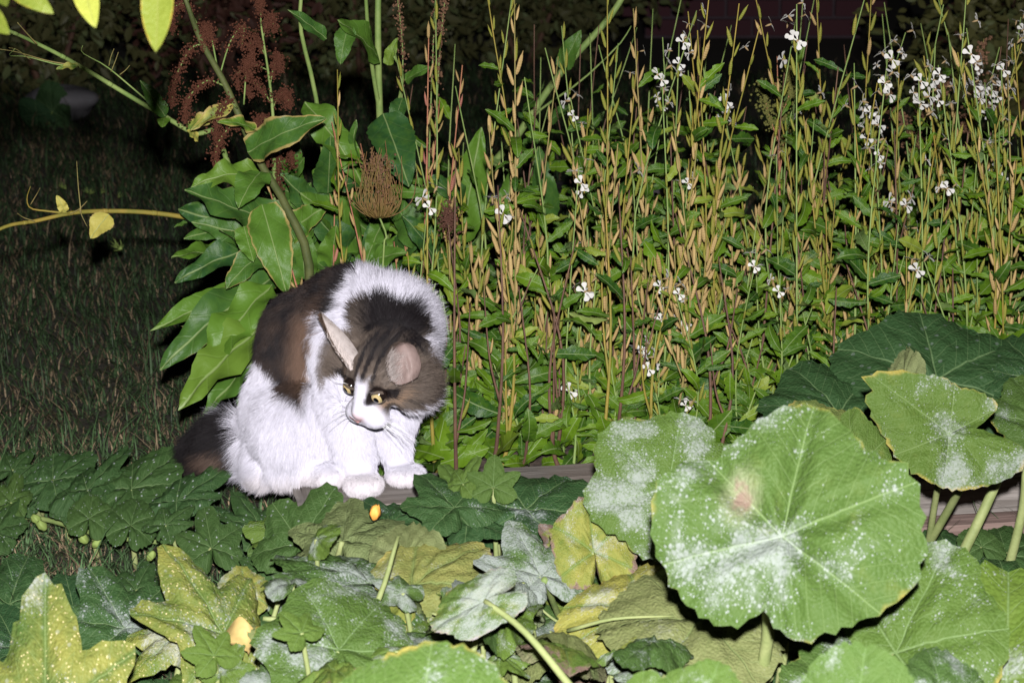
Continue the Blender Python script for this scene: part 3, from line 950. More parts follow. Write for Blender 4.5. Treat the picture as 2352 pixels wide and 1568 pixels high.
def mat_palmate():
    m, b = new_mat('squash_leaf')
    uv = texco('UV'); x, y, _ = sep(uv)
    rho = geoattr('rho')
    rad = S.op('SQRT', x * x + y * y)
    ang = S.op('ARCTAN2', x.abs(), y)
    dmin = None; best = None
    for a in (0.0, 1.03, 2.0):
        d = (ang - a).abs()
        dmin = d if dmin is None else dmin.mn(d)
    lat = rad * S.op('SINE', dmin.mn(1.5))
    wv = .010 - .006 * rho
    vein = lat.step(wv + .006, wv * .4)
    # side veins in chevrons along the three main ribs
    ch = S.op('FRACT', (rad * S.op('COSINE', dmin.mn(1.5)) - lat * .95) * 7.0)
    sidev = (ch - .5).abs().step(.055, .015) * lat.step(.0, .02) * .55
    ch2 = S.op('FRACT', (rad * 13.0 + lat * 17.0))
    net = voronoi(34, uv, out=0)
    veins = vein.mx(sidev)
    off_ = vmath('ADD', uv, S(node('ShaderNodeCombineXYZ').outputs[0]))
    # every leaf gets its own pattern
    rn = objrand()
    cmb = node('ShaderNodeCombineXYZ'); setin(cmb, 0, rn * 31.0); setin(cmb, 1, rn * 17.0); setin(cmb, 2, rn * 7.0)
    pu = vmath('ADD', uv, S(cmb.outputs[0]))
    tone = objattr('tone'); mil = objattr('mildew'); yel = objattr('yellow'); edge = objattr('edge'); brn = objattr('brown'); spk = objattr('speck')
    n1 = noise(2.2, 3, pu); n2 = noise(9, 4, pu); n3 = noise(38, 3, pu)
    c = mix(tone, (.018, .050, .019), (.082, .132, .018))
    c = mix(n2.step(.3, .7) * .35, c, mix(tone, (.026, .064, .024), (.110, .155, .030)))
    # yellowing between the veins, and along the edge
    yc = mix(n3, (.17, .175, .034), (.26, .24, .060))
    inter = lat.step(.005, .05) * .75 + .25
    ymask = (yel * 1.5 - .85 + n1 * .9 + n2 * .45).step(.30, 1.05) * inter
    c = mix(ymask, c, yc)
    c = mix((rho + n2 * .22).step(1.16 - .38 * 0, 1.24) * 0, c, yc)
    em = ((rho - 1.0) * 9.0 + edge * 1.5 + (n1 - .5) * 3.0).step(.35, 1.1) * edge.step(0, .05)
    c = mix(em * .75, c, (.30, .235, .055))
    bm_ = ((rho - 1.0) * 4.0 + brn * 2.5 + (n1 - .5) * 4.5 + (n2 - .5) * 1.5).step(.45, 1.0) * brn.step(0, .05)
    c = mix(bm_, c, mix(n3, (.10, .062, .045), (.21, .15, .12)))
    # pale specks of chlorosis
    sp = voronoi(26, pu)
    c = mix(sp.step(.26, .14) * spk * n2.step(.35, .55), c, (.46, .40, .20))
    # veins
    c = mix(veins * .55, c, mix(yel, (.13, .20, .085), (.20, .24, .07)))
    # powdery mildew: specks joining into a film
    nlo = noise(1.7, 2, vmath('ADD', pu, (5.3, 1.7, 0.0)))
    dens = (nlo * 2.9 - 1.52 + mil * 1.05 + (1.0 - rho) * .26 + (n2 - .5) * .55 + lat.step(.12, .0) * .10)
    dens = dens.mx(0.0).mn(1.3) * mil.step(0.0, .06)
    v1 = voronoi(23, pu) + (n3 - .5) * .22; v2 = voronoi(52, pu) + (n3 - .5) * .30; v3 = voronoi(11, pu) + (n3 - .5) * .20
    sp1 = (dens * .50 - v1).step(-.02, .10); sp2 = (dens * .52 - v2).step(.0, .09); sp3 = (dens * .30 - v3).step(.0, .05)
    film = dens.step(.45, 1.10) * (.20 + .65 * n3.step(.32, .66))
    flk = (voronoi(8.0, pu) + (n3 - .5) * .16).step(.19, .10) * objattr('fleck') * .9
    mm = (sp1 * .78).mx(sp2 * .65).mx(sp3 * .8).mx(film).mx(flk)
    c = mix(mm * .66, c, (.33, .345, .36))
    sc_ = S.op('SQRT', (x + .36) * (x + .36) + (y - .20) * (y - .20) * .5) + (n2 - .5) * .10
    scar = objattr('scar')
    c = mix((sc_ + (n3 - .5) * .12).step(.21, .02) * scar * .6, c, (.26, .27, .17))
    c = mix((sc_ + (n2 - .5) * .10).step(.085, .02) * scar * .8, c, (.165, .10, .085))
    c = mix(objattr('pale') * (.75 - .3 * veins), c, mix(n2, (.115, .125, .050), (.20, .205, .095)))
    geo = S(node('ShaderNodeNewGeometry').outputs['Backfacing'])
    c = mix(geo * .65, c, mix(n2, (.14, .175, .075), (.21, .23, .11)))
    S.nt.links.new(c.s, b.inputs['Base Color'])
    setin(b, 'Roughness', .60 + .30 * mm)
    b.inputs['Specular IOR Level'].default_value = .13
    hgt = (1.0 - veins) * .5 + n3 * .10 + (net * -.25)
    S.nt.links.new(bump(hgt, .35, .02).s, b.inputs['Normal'])
    return m
M_PAL = mat_palmate()

def strap_leaf(name, seed, mat, prof, ny=16, nx=6, wave=.02, curl=.3, cup=.08, teeth=0.0, tw=0.0, lobes=None, waveN=9, crumple=0.0):
    """Leaf with one midrib, length 1 along +y, half width prof(v)."""
    r = np.random.default_rng(seed)
    V, UV, RH = [], [], []
    p1, p2 = r.uniform(0, 6.28, 2)
    for j in range(ny + 1):
        v = j / ny
        for i in range(-nx // 2, nx // 2 + 1):
            u = i / (nx / 2)
            w = prof(v)
            if lobes is not None: w = w * lobes(v + (.02 if u > 0 else 0))
            if teeth and abs(u) == 1: w *= 1 + teeth * (1 if (j + (u > 0)) % 2 else -1) + r.normal() * teeth * .4
            x = u * w; y = v
            z = cup * abs(x) * 1.2 + wave * abs(u) ** 1.5 * (math.sin(v * waveN + p1 + (1.3 if u > 0 else 0))) * (w / .15 if w < .15 else 1)
            z += crumple * (math.sin(v * 21 + u * 5 + p2) * (1 - abs(u) * .3))
            a = tw * v * u
            z += a * w
            V.append((x, y, z)); UV.append((x, v)); RH.append(abs(u))
    V = np.array(V)
    # curl along the length: bend about x
    th = curl * V[:, 1] ** 1.6
    s_ = V[:, 1]
    yy = np.zeros(len(V)); zz = np.zeros(len(V))
    tt_ = np.linspace(0, 1, ny + 1); dth = curl * tt_ ** 1.6
    cy = np.concatenate([[0], np.cumsum(np.cos((dth[1:] + dth[:-1]) / 2) / ny)]); cz = np.concatenate([[0], np.cumsum(-np.sin((dth[1:] + dth[:-1]) / 2) / ny)])
    jv = np.rint(s_ * ny).astype(int)
    yy = cy[jv] + V[:, 2] * np.sin(dth[jv]); zz = cz[jv] + V[:, 2] * np.cos(dth[jv])
    V = np.stack([V[:, 0], yy, zz], 1)
    m = nx + 1
    F = [(j * m + i, j * m + i + 1, (j + 1) * m + i + 1, (j + 1) * m + i) for j in range(ny) for i in range(nx)]
    return mk_mesh(name, V, F, mat, uv=np.array(UV), fattr={'rho': np.array(RH)})

def mat_strap(name, dark, light, rib, edgec, gloss=.42, ven=9.0):
    m, b = new_mat(name)
    uv = texco('UV'); x, y, _ = sep(uv)
    rho = geoattr('rho'); rn = objrand()
    cmb = node('ShaderNodeCombineXYZ'); setin(cmb, 0, rn * 31.0); setin(cmb, 1, rn * 17.0); setin(cmb, 2, rn * 7.0)
    pu = vmath('ADD', uv, S(cmb.outputs[0]))
    n1 = noise(3.0, 3, pu); n2 = noise(14, 4, pu)
    ribm = x.abs().step(.011, .003)
    sv = (S.op('FRACT', (y - x.abs() * 1.1) * ven) - .5).abs().step(.07, .02) * .22 * x.abs().step(0, .02)
    t = (rn * 1.15 + n1 * .5 - .32)
    c = mix(t, dark, light)
    c = mix(n2.step(.35, .7) * .3, c, light)
    yl = objattr('yellow'); ed = objattr('edge')
    c = mix((yl * 1.5 - .75 + n1 * .9 + rho * .15).step(.3, .8), c, (.36, .32, .07))
    c = mix(((rho - 1) * 5.0 + ed * 1.9 + (n1 - .5) * 2.6 + (n2 - .5) * .8).step(.35, 1.0) * ed.step(0, .05) * .85, c, edgec)
    # a few leaves of the mass are turning yellow-green
    c = mix((rn * 7.13 - (6.15 if name != 'dock_leaf' else 6.75)).step(0, .6) * .55 * (n1 + .3), c, (.26, .27, .05))
    c = mix(ribm.mx(sv * .45) * .65, c, rib)
    geo = S(node('ShaderNodeNewGeometry').outputs['Backfacing'])
    c = mix(geo * .45, c, (.14, .19, .08))
    S.nt.links.new(c.s, b.inputs['Base Color'])
    b.inputs['Roughness'].default_value = gloss
    b.inputs['Specular IOR Level'].default_value = .20
    S.nt.links.new(bump(n2 * .5 - ribm.mx(sv) * .6, .35, .01).s, b.inputs['Normal'])
    return m

def mat_stalk(name, c0, c1, ribs=True):
    m, b = new_mat(name)
    o = texco('Object'); n = noise(28, 4, o); n2 = noise(240, 3, o)
    c = mix(n.step(.3, .7), c0, c1); c = mix(n2 * .3, c, tuple(min(1, v * 1.5) for v in c1))
    S.nt.links.new(c.s, b.inputs['Base Color']); b.inputs['Roughness'].default_value = .6
    b.inputs['Specular IOR Level'].default_value = .25
    S.nt.links.new(bump(n2, .3, .002).s, b.inputs['Normal'])
    return m
M_PETIOLE = mat_stalk('squash_stalk', (.15, .19, .065), (.24, .27, .11))
M_VINE = mat_stalk('squash_vine', (.11, .17, .05), (.22, .27, .09))

LEAF_M = {}
def put_leaf(parent, me, A, T, roll=0.0, width=1.0, name='leaf', toward=None, flat=1.0, face=0.0, **props):
    """Leaf from attachment A to tip T; roll turns the blade about its midrib (0 = faces the sky)."""
    A, T = np.asarray(A, float), np.asarray(T, float)
    L = np.linalg.norm(T - A); y = (T - A) / L
    n0 = np.array([0, 0, 1.0]) if toward is None else np.asarray(toward, float)
    if face: n0 = n0 * (1 - face) + nrm(np.array([0, 0, CAM_H]) - A) * face
    n0 = n0 - y * np.dot(n0, y)
    n0 = nrm(n0) if np.linalg.norm(n0) > .05 else nrm(np.cross([1, 0, 0], y))
    Rm = np.array(Matrix.Rotation(roll, 3, Vector(y)))
    M = frame(A, y, Rm @ n0, L * width, L, L * flat)
    o = link(name, me, parent, local(parent, M))
    LEAF_M[o.name] = local(parent, M)
    for k, v in props.items():
        if k == 'label': o['label'] = v
        else: o[k] = float(v)
    return o

def put_petiole(leaf, parent, A, B, r0=.0045, r1=.0065, sag=.25, mat=None, bend=(0, 0, 0)):
    """Stalk from the leaf's base A down to B; a sub-part of the leaf."""
    A, B = np.asarray(A, float), np.asarray(B, float)
    mid = A * .55 + B * .45 + np.array(bend) + np.array([0, 0, sag * np.linalg.norm(A - B) * .3])
    pts = smooth_path([A, mid, B], 9)
    Lm = LEAF_M[leaf.name]
    off = np.array(Lm.translation) + np.array(parent.location)
    V, F = tube_vf(pts - off, np.linspace(r0, r1, 9), 8)
    o = link('petiole', mk_mesh('petiole', V, F, mat or M_PETIOLE), leaf)
    o.matrix_parent_inverse = Lm.to_3x3().to_4x4().inverted()
    return o
# ---------------------------------------------------------------- squash and pumpkin plants
def tip_at(A, tpx, tpy, elev, span=.42):
    """Point on the sight line of the tip that makes the midrib rise by elev degrees."""
    te = math.tan(math.radians(elev)); best = None
    for Y in np.linspace(A[1] - min(.30, span), A[1] + span, 721):
        q = P(tpx, tpy, Y); h = math.hypot(q[0] - A[0], q[1] - A[1])
        e = abs(math.degrees(math.atan2(q[2] - A[2], h)) - elev) + 8 * abs(Y - A[1])
        if best is None or e < best[0]: best = (e, q)
    return best[1]
_pal = {}
def pal(kind, i, **kw):
    k = (kind, i % 5, tuple(sorted(kw.items())))
    if k not in _pal: _pal[k] = palmate(kind, 100 + 13 * (i % 5) + len(kind), M_PAL, **kw)
    return _pal[k]

def squash(name, label, cat, base, rows, group=None):
    """rows: kind, A, T, zA, elevation, roll, width, props"""
    root = thing(name, label, cat, base, group)
    for i, (kind, a, t, z, el, roll, w, pr) in enumerate(rows):
        pr = dict(pr); shape = pr.pop('shape', {}); pet = pr.pop('pet', None); yy = pr.pop('Y', None)
        A = P(a[0], a[1], yy) if yy else G(a[0], a[1], z)
        T = tip_at(A, t[0], t[1], el, pr.pop('span', .42))
        kw = dict(cup=.10, droop=.14); kw.update(shape)
        d = dict(tone=.4, mildew=0, yellow=.1, edge=0, brown=0, speck=0, face=.18, fleck=0, scar=0, pale=0); d.update(pr)
        lf = put_leaf(root, pal(kind, i + int(abs(base[0]) * 10), **kw), A, T, math.radians(roll), w, **d)
        L = np.linalg.norm(T - A)
        if pet is not None: B = pet
        else:
            r = np.random.default_rng(i * 7 + 1)
            B = np.array([A[0] + r.normal() * .02, A[1] + r.uniform(-.02, .05), -.01])
        put_petiole(lf, root, A - nrm(T - A) * L * .012, B, .0022 + .012 * L, .0032 + .017 * L)
    return root

big = squash('squash_plant', 'big squash plant with broad leaves dusted white by mildew, in front of the bed', 'squash plant', (.55, 1.98, 0), [
    ('giant', (1797, 1232), (1868, 918), .345, 56, 0, .90, dict(tone=.50, mildew=.44, edge=.22, brown=.0, face=.4, scar=1, yellow=.24, pet=G(1742, 1600, .02), shape=dict(crumple=.014, wave=.050, cup=.12, droop=.12, fold=.10, quilt=.13))),
    ('squash', (1535, 1122), (1385, 985), .27, 34, 0, .90, dict(tone=.62, mildew=.48, edge=.2, face=.85, pet=G(1510, 1330, .02))),
    ('bowl', (2180, 995), (2020, 880), .29, 33, 0, .95, dict(tone=.66, mildew=.40, edge=.50, yellow=.30, face=.85, pet=G(2120, 1330, .01), shape=dict(cup=.30, wave=.06, fold=.10, droop=.05))),
    ('squash', (2152, 872), (2108, 694), .24, 32, 0, 1.02, dict(tone=.10, mildew=.0, yellow=0, fleck=.3)),
    ('squash', (1928, 948), (1812, 826), .21, 24, 0, .98, dict(tone=.10, mildew=.0, yellow=0, fleck=.3)),
    ('squash', (2395, 880), (2315, 760), .24, 28, 0, .8, dict(tone=.08, mildew=.10)),
    ('squash', (2410, 985), (2330, 858), .24, 30, 0, .70, dict(tone=.45, mildew=.30, edge=.3, face=.4)),
    ('squash', (2078, 892), (2074, 797), .27, 62, 50, .45, dict(tone=.95, pale=.9, yellow=.2)),
    ('squash', (1882, 1010), (1846, 906), .27, 38, 0, 1.05, dict(tone=.80, pale=.4, yellow=.35, edge=.6)),
    ('squash', (1962, 1085), (1948, 930), .24, 58, -12, .60, dict(tone=.62, yellow=.34, edge=.3)),
    ('squash', (2000, 1085), (1985, 1010), .20, 58, 0, .62, dict(tone=.25, mildew=.28)),
    ('squash', (2058, 1500), (2182, 1238), .19, 44, 0, .80, dict(tone=.60, mildew=.42, edge=.28, yellow=.15)),
    ('squash', (2310, 1640), (2318, 1288), .13, 36, 0, .90, dict(tone=.90, mildew=.12, yellow=.12)),
    ('squash', (2340, 1420), (2290, 1262), .08, 20, 0, .80, dict(tone=.15, mildew=.15)),
    ('round', (1965, 1660), (1990, 1470), .30, 56, 0, .86, dict(tone=.5, mildew=.22)),
    ('squash', (2165, 1610), (2140, 1478), .22, 34, 12, .90, dict(tone=.35, mildew=.60)),
    ('squash', (1985, 1610), (1880, 1440), .16, 30, 0, .85, dict(tone=.45, mildew=.46, yellow=.25, edge=.3)),
    ('round', (965, 1690), (985, 1452), .31, 58, 0, 1.04, dict(tone=.52, edge=.42, mildew=.24, yellow=.20, shape=dict(crumple=.008, wave=.02, cup=-.06, droop=.20))),
    ('squash', (1605, 1650), (1655, 1502), .29, 48, 0, .85, dict(tone=.60, mildew=.16)),
    ('squash', (1470, 1660), (1478, 1530), .28, 48, 0, .85, dict(tone=.62, mildew=.18)),
    ('squash', (1760, 1420), (1700, 1400), .10, 10, 0, 1.4, dict(tone=.2, mildew=.3)),
    ('squash', (1860, 1560), (1800, 1470), .06, 10, 0, .9, dict(tone=.15, mildew=.2)),
    ('squash', (2240, 1360), (2210, 1290), .04, 10, 0, .9, dict(tone=.35)),
    ('squash', (2180, 1270), (2150, 1205), .05, 16, 0, .95, dict(tone=.12)),
    ('squash', (2310, 1270), (2290, 1200), .05, 16, 0, .95, dict(tone=.22)),
    ('round', (2255, 1255), (2240, 1205), .08, 30, 0, .9, dict(tone=.3)),
])
# more stalks of the big plant, seen in the gap at the right
for (a, b, r_) in (((2295, 1120), (2195, 1300), .0075), ((2200, 1165), (2118, 1270), .006), ((2345, 1130), (2320, 1290), .0065),
                   ((2352, 1478), (2240, 1568), .0065), ((1700, 1420), (1725, 1568), .006), ((1790, 1420), (1790, 1568), .005), ((1758, 1395), (1738, 1590), .0075)):
    A, B = G(a[0] + 12, a[1] - 55, .20) if a[1] < 1200 else G(a[0], a[1], .16), G(b[0], b[1], .06)
    if a[1] > 1400: B = G(b[0], b[1], .08)
    if a[0] == 1758: A, B = G(1762, 1365, .24), G(1738, 1600, .10)
    pts = smooth_path([A, (A + B) / 2 + np.array([.006, 0, .01]), B, B + (B - A) * .25 * np.array([1, 1, .3])], 10)
    link('stalk', mk_mesh('stalk', *tube_vf(pts - np.array(big.location), np.linspace(r_ * .85, r_ * 1.1, 10), 8), M_PETIOLE), big)

fade = squash('squash_plant', 'fading squash plant with yellowing, curled and grey-filmed leaves in front of the timber', 'squash plant', (-.02, 2.25, 0), [
    ('squash', (1612, 1420), (1490, 1568), .17, -14, 0, .95, dict(tone=1.0, pale=1, yellow=.2, mildew=.1, pet=G(1770, 1560, .10))),
    ('squash', (1445, 1395), (1262, 1512), .15, -12, -35, .40, dict(tone=.95, yellow=.72, mildew=.30, edge=.5)),
    ('squash', (1352, 1500), (1296, 1582), .10, -18, 0, .75, dict(tone=.6, yellow=.6, brown=1.0)),
    ('squash', (1364, 1268), (1345, 1132), .19, 52, 0, .72, dict(tone=.85, yellow=.62, brown=.38, mildew=.2, face=.35, shape=dict(cup=.30, wave=.08))),
    ('squash', (1300, 1250), (1235, 1215), .17, 10, -40, .50, dict(tone=.7, yellow=.6, brown=.75, mildew=.3, shape=dict(cup=.30, wave=.08))),
    ('maple', (1243, 1322), (1178, 1192), .17, 36, 0, .98, dict(tone=.40, mildew=1.0, yellow=.25)),
    ('squash', (945, 1345), (1112, 1240), .13, 16, 0, .62, dict(tone=.85, yellow=.62, pale=.5, edge=.7, mildew=.3)),
    ('squash', (935, 1292), (935, 1196), .13, 60, 0, .66, dict(tone=.92, pale=.8, yellow=.2)),
    ('squash', (850, 1338), (600, 1268), .13, 14, 8, .66, dict(tone=.34, mildew=.52)),
    ('squash', (778, 1492), (690, 1326), .17, 36, 0, 1.02, dict(tone=.52, mildew=.34, edge=.15)),
    ('squash', (880, 1500), (1000, 1440), .13, 10, 0, .75, dict(tone=.42, mildew=.28)),
    ('squash', (985, 1425), (955, 1346), .08, 22, 0, 1.05, dict(tone=.9, pale=.8, yellow=.2)),
    ('squash', (1020, 1500), (985, 1420), .09, 22, 0, .9, dict(tone=.75, yellow=.40, mildew=.3)),
    ('squash', (1112, 1380), (978, 1448), .24, -22, -30, .52, dict(tone=.55, mildew=.62, yellow=.42, brown=.22, edge=.5, pet=G(1330, 1600, .17))),
    ('maple', (1438, 1345), (1428, 1300), .15, 30, 0, 1.10, dict(tone=.80, mildew=.34, edge=.3)),
    ('squash', (1165, 1480), (1112, 1392), .10, 18, 0, .9, dict(tone=.3, mildew=1.0)),
    ('squash', (1275, 1420), (1205, 1380), .08, 12, 0, 1.0, dict(tone=.35, mildew=.45)),
    ('squash', (1340, 1420), (1345, 1330), .08, 20, 0, .9, dict(tone=.85, yellow=.45)),
    ('squash', (1300, 1330), (1330, 1285), .10, 12, 0, .9, dict(tone=.25, mildew=.2)),
    ('maple', (692, 1452), (645, 1406), .21, 32, 0, 1.15, dict(tone=.72)),
    ('squash', (645, 1600), (640, 1492), .13, 36, 0, .9, dict(tone=.42, mildew=.92)),
    ('squash', (760, 1600), (735, 1500), .10, 30, 0, .9, dict(tone=.6, mildew=.7, yellow=.3)),
    ('squash', (560, 1430), (545, 1370), .08, 20, 0, .9, dict(tone=.2, mildew=.3)),
    ('squash', (1200, 1560), (1140, 1490), .08, 16, 0, .9, dict(tone=.3, mildew=.4)),
    ('squash', (1420, 1480), (1390, 1420), .07, 14, 0, .9, dict(tone=.35, mildew=.5)),
    ('squash', (1560, 1400), (1500, 1330), .07, 14, 0, .95, dict(tone=.7, yellow=.4, mildew=.2)),
    ('squash', (1480, 1260), (1425, 1215), .10, 14, 0, .95, dict(tone=.25, mildew=.25)),
    ('round', (1240, 1290), (1215, 1262), .06, 10, 0, .95, dict(tone=.2)),
])
_rw = np.random.default_rng(77)
_rows = []
for i in range(72):
    x, y = _rw.uniform(600, 1680), _rw.uniform(1225, 1560)
    if 940 < x < 1150 and y > 1470: continue
    an = _rw.uniform(-2.6, 2.6); ll = _rw.uniform(45, 95) * (y / 1400)
    kind = ('squash', 'maple', 'pumpkin', 'round')[int(_rw.integers(0, 4))]
    pr = [dict(tone=.5, mildew=.75), dict(tone=.9, pale=.9, yellow=.2), dict(tone=.85, yellow=.6, edge=.5), dict(tone=.35, mildew=.3), dict(tone=.7, brown=.45, yellow=.4), dict(tone=.8, mildew=.35)][int(_rw.integers(0, 6))]
    _rows.append((kind, (x, y), (x + ll * math.sin(an), y - ll * .55 * math.cos(an)), _rw.uniform(.07, .19), _rw.uniform(-10, 50), _rw.uniform(-40, 40), _rw.uniform(.45, .8),
                  dict(face=_rw.uniform(0, .5), span=.07, shape=dict(cup=round(_rw.choice([.1, .25, -.1]), 2), wave=.08, droop=.3), **pr)))
tangle = squash('squash_plant', 'tangle of small wilted grey, yellow and pale leaves on thin stems between bigger squash leaves', 'squash plant', (.05, 2.28, 0), _rows)
for i in range(24):
    x, y = _rw.uniform(650, 1650), _rw.uniform(1300, 1540); an = _rw.uniform(0, 6.28)
    A = G(x, y, _rw.uniform(.02, .15)); B = A + np.array([math.cos(an) * .12, math.sin(an) * .06, _rw.uniform(-.06, .08)]) * _rw.uniform(.6, 1.5)
    pts = smooth_path([A, (A + B) / 2 + _rw.normal(size=3) * .012, B], 9)
    link('stem', mk_mesh('stem', *tube_vf(pts - np.array(tangle.location), np.linspace(.0042, .0022, 9) * _rw.uniform(.6, 1.2), 7), M_PETIOLE), tangle)
ylw = squash('pumpkin_plant', 'pumpkin plant with jagged yellow speckled leaves at the edge of the lawn', 'pumpkin plant', (-.52, 2.28, 0), [
    ('maple', (512, 1455), (388, 1246), .13, 38, 0, .74, dict(tone=.6, yellow=.52, speck=1, fleck=.4, mildew=.22)),
    ('maple', (105, 1660), (104, 1346), .15, 40, 0, .72, dict(tone=.45, yellow=.50, speck=1, fleck=.4, mildew=.15)),
    ('maple', (432, 1448), (296, 1535), .12, -8, 0, .70, dict(tone=.85, yellow=.55, speck=.8, mildew=.50)),
    ('squash', (560, 1360), (555, 1290), .13, 30, 0, .7, dict(tone=.9, yellow=.6, speck=.5, mildew=.55)),
    ('pumpkin', (286, 1442), (212, 1314), .10, 28, 0, .95, dict(tone=.16, mildew=.25, fleck=1)),
    ('pumpkin', (170, 1400), (150, 1318), .07, 20, 0, .9, dict(tone=.05, mildew=.08)),
    ('pumpkin', (22, 1388), (64, 1266), .07, 20, 0, .92, dict(tone=.12, mildew=.05)),
    ('pumpkin', (40, 1490), (-5, 1402), .07, 16, 0, .9, dict(tone=.04, mildew=.05)),
    ('maple', (492, 1505), (452, 1438), .14, 40, 0, .95, dict(tone=.78)),
    ('maple', (512, 1540), (556, 1478), .12, 30, 0, .95, dict(tone=.82, mildew=.2)),
    ('squash', (440, 1580), (400, 1545), .08, 16, 0, .95, dict(tone=.7, yellow=.3)),
    ('pumpkin', (240, 1560), (215, 1490), .05, 14, 0, .95, dict(tone=.05)),
    ('pumpkin', (330, 1600), (310, 1545), .05, 14, 0, .95, dict(tone=.10, mildew=.2)),
])
D = dict
vine = squash('pumpkin_vine', 'row of flat dark green pumpkin leaves flecked with white, trailing over the lawn', 'pumpkin vine', (-.55, 2.75, 0), [
    ('maple', (28, 1080), (76, 1024), .04, 18, 0, 0.57, D(face=0.42, fleck=1, tone=0.19, mildew=0)),
    ('squash', (122, 1104), (214, 1032), .07, 17, 0, 0.53, D(face=0.25, fleck=1, tone=0.16, mildew=0)),
    ('pumpkin', (200, 1124), (288, 1036), .07, 18, 0, 0.57, D(face=0.12, fleck=1, tone=0.16, mildew=0)),
    ('round', (302, 1122), (416, 1032), .07, 17, 0, 0.49, D(face=0.42, fleck=1, tone=0.22, mildew=0)),
    ('pumpkin', (405, 1152), (522, 1076), .07, 16, 0, 0.53, D(face=0.25, fleck=1, tone=0.14, mildew=0)),
    ('maple', (602, 1216), (540, 1120), .06, 24, 0, 0.59, D(face=0.12, fleck=1, tone=0.18, mildew=0)),
    ('pumpkin', (24, 1152), (44, 1084), .07, 28, 0, 0.57, D(face=0.42, fleck=1, tone=0.40, mildew=0)),
    ('maple', (68, 1152), (142, 1110), .04, 16, 0, 0.60, D(face=0.25, fleck=1, tone=0.15, mildew=0)),
    ('squash', (205, 1190), (215, 1126), .06, 28, 0, 0.63, D(face=0.12, fleck=1, tone=0.30, mildew=0)),
    ('pumpkin', (160, 1178), (112, 1152), .04, 12, 0, 0.60, D(face=0.42, fleck=1, tone=0.19, mildew=0)),
    ('round', (300, 1206), (318, 1136), .06, 26, 0, 0.63, D(face=0.25, fleck=1, tone=0.26, mildew=0)),
    ('pumpkin', (262, 1200), (175, 1190), .04, 10, 0, 0.53, D(face=0.12, fleck=1, tone=0.09, mildew=0)),
    ('maple', (380, 1206), (442, 1152), .07, 18, 0, 0.60, D(face=0.42, fleck=1, tone=0.23, mildew=0)),
    ('pumpkin', (486, 1258), (470, 1170), .06, 28, 0, 0.76, D(face=0.25, fleck=1, tone=0.28, mildew=0)),
    ('maple', (592, 1304), (600, 1256), .07, 20, 0, 0.80, D(face=0.12, fleck=1, tone=0.22, mildew=0)),
    ('squash', (690, 1252), (768, 1122), .07, 34, 0, 0.74, D(face=0.42, fleck=1, tone=0.44, mildew=0)),
    ('pumpkin', (312, 1354), (346, 1286), .04, 18, 0, 0.67, D(face=0.25, fleck=1, tone=0.18, mildew=0)),
    ('round', (505, 1180), (450, 1160), .05, 12, 0, 0.60, D(face=0.12, fleck=1, tone=0.10, mildew=0)),
    ('pumpkin', (-10, 1220), (30, 1150), .05, 16, 0, 0.60, D(face=0.42, fleck=1, tone=0.21, mildew=0)),
    ('maple', (740, 1300), (735, 1262), .04, 14, 0, 0.86, D(face=0.25, fleck=1, tone=0.18, mildew=0)),
])
cross = squash('pumpkin_vine', 'young green pumpkin vine with a flower bud, climbing onto the timber by the cat', 'pumpkin vine', (.0, 2.62, 0), [
    ('pumpkin', (692, 1250), (768, 1120), .12, 36, 0, .92, D(tone=.30, fleck=.6)),
    ('maple', (786, 1242), (802, 1152), .15, 50, 0, .95, D(tone=.55, yellow=.12)),
    ('pumpkin', (892, 1200), (998, 1150), .15, 8, 0, .78, D(tone=.10, mildew=.12)),
    ('pumpkin', (892, 1196), (838, 1150), .15, 10, 0, .78, D(tone=.06, mildew=.12)),
    ('pumpkin', (1044, 1166), (974, 1096), .18, 16, 0, 1.0, D(tone=.16, mildew=.04)),
    ('pumpkin', (1074, 1196), (1192, 1164), .16, 8, 0, .95, D(tone=.10, mildew=.04)),
    ('pumpkin', (1052, 1114), (1018, 1062), .19, 28, 0, .9, D(tone=.62)),
    ('pumpkin', (1062, 1110), (1096, 1054), .20, 34, 0, .75, D(tone=.66)),
    ('maple', (1133, 1118), (1136, 1048), .20, 46, 0, 1.0, D(tone=.50)),
    ('squash', (1208, 1170), (1318, 1082), .17, 16, 0, 1.10, D(tone=.10, mildew=.16)),
    ('squash', (1228, 1210), (1214, 1172), .13, 20, 0, 1.0, D(tone=.24)),
    ('pumpkin', (1290, 1215), (1300, 1180), .12, 14, 0, 1.0, D(tone=.18)),
    ('pumpkin', (800, 1275), (740, 1262), .08, 8, 0, .9, D(tone=.12)),
    ('round', (870, 1240), (862, 1205), .11, 20, 0, 1.0, D(tone=.12, mildew=.1)),
    ('pumpkin', (1000, 1235), (1015, 1200), .10, 14, 0, .9, D(tone=.15)),
    ('pumpkin', (1140, 1230), (1120, 1190), .11, 14, 0, .9, D(tone=.10)),
    ('squash', (1060, 1215), (1085, 1188), .08, 14, 0, .9, D(tone=.5, yellow=.3)),
])
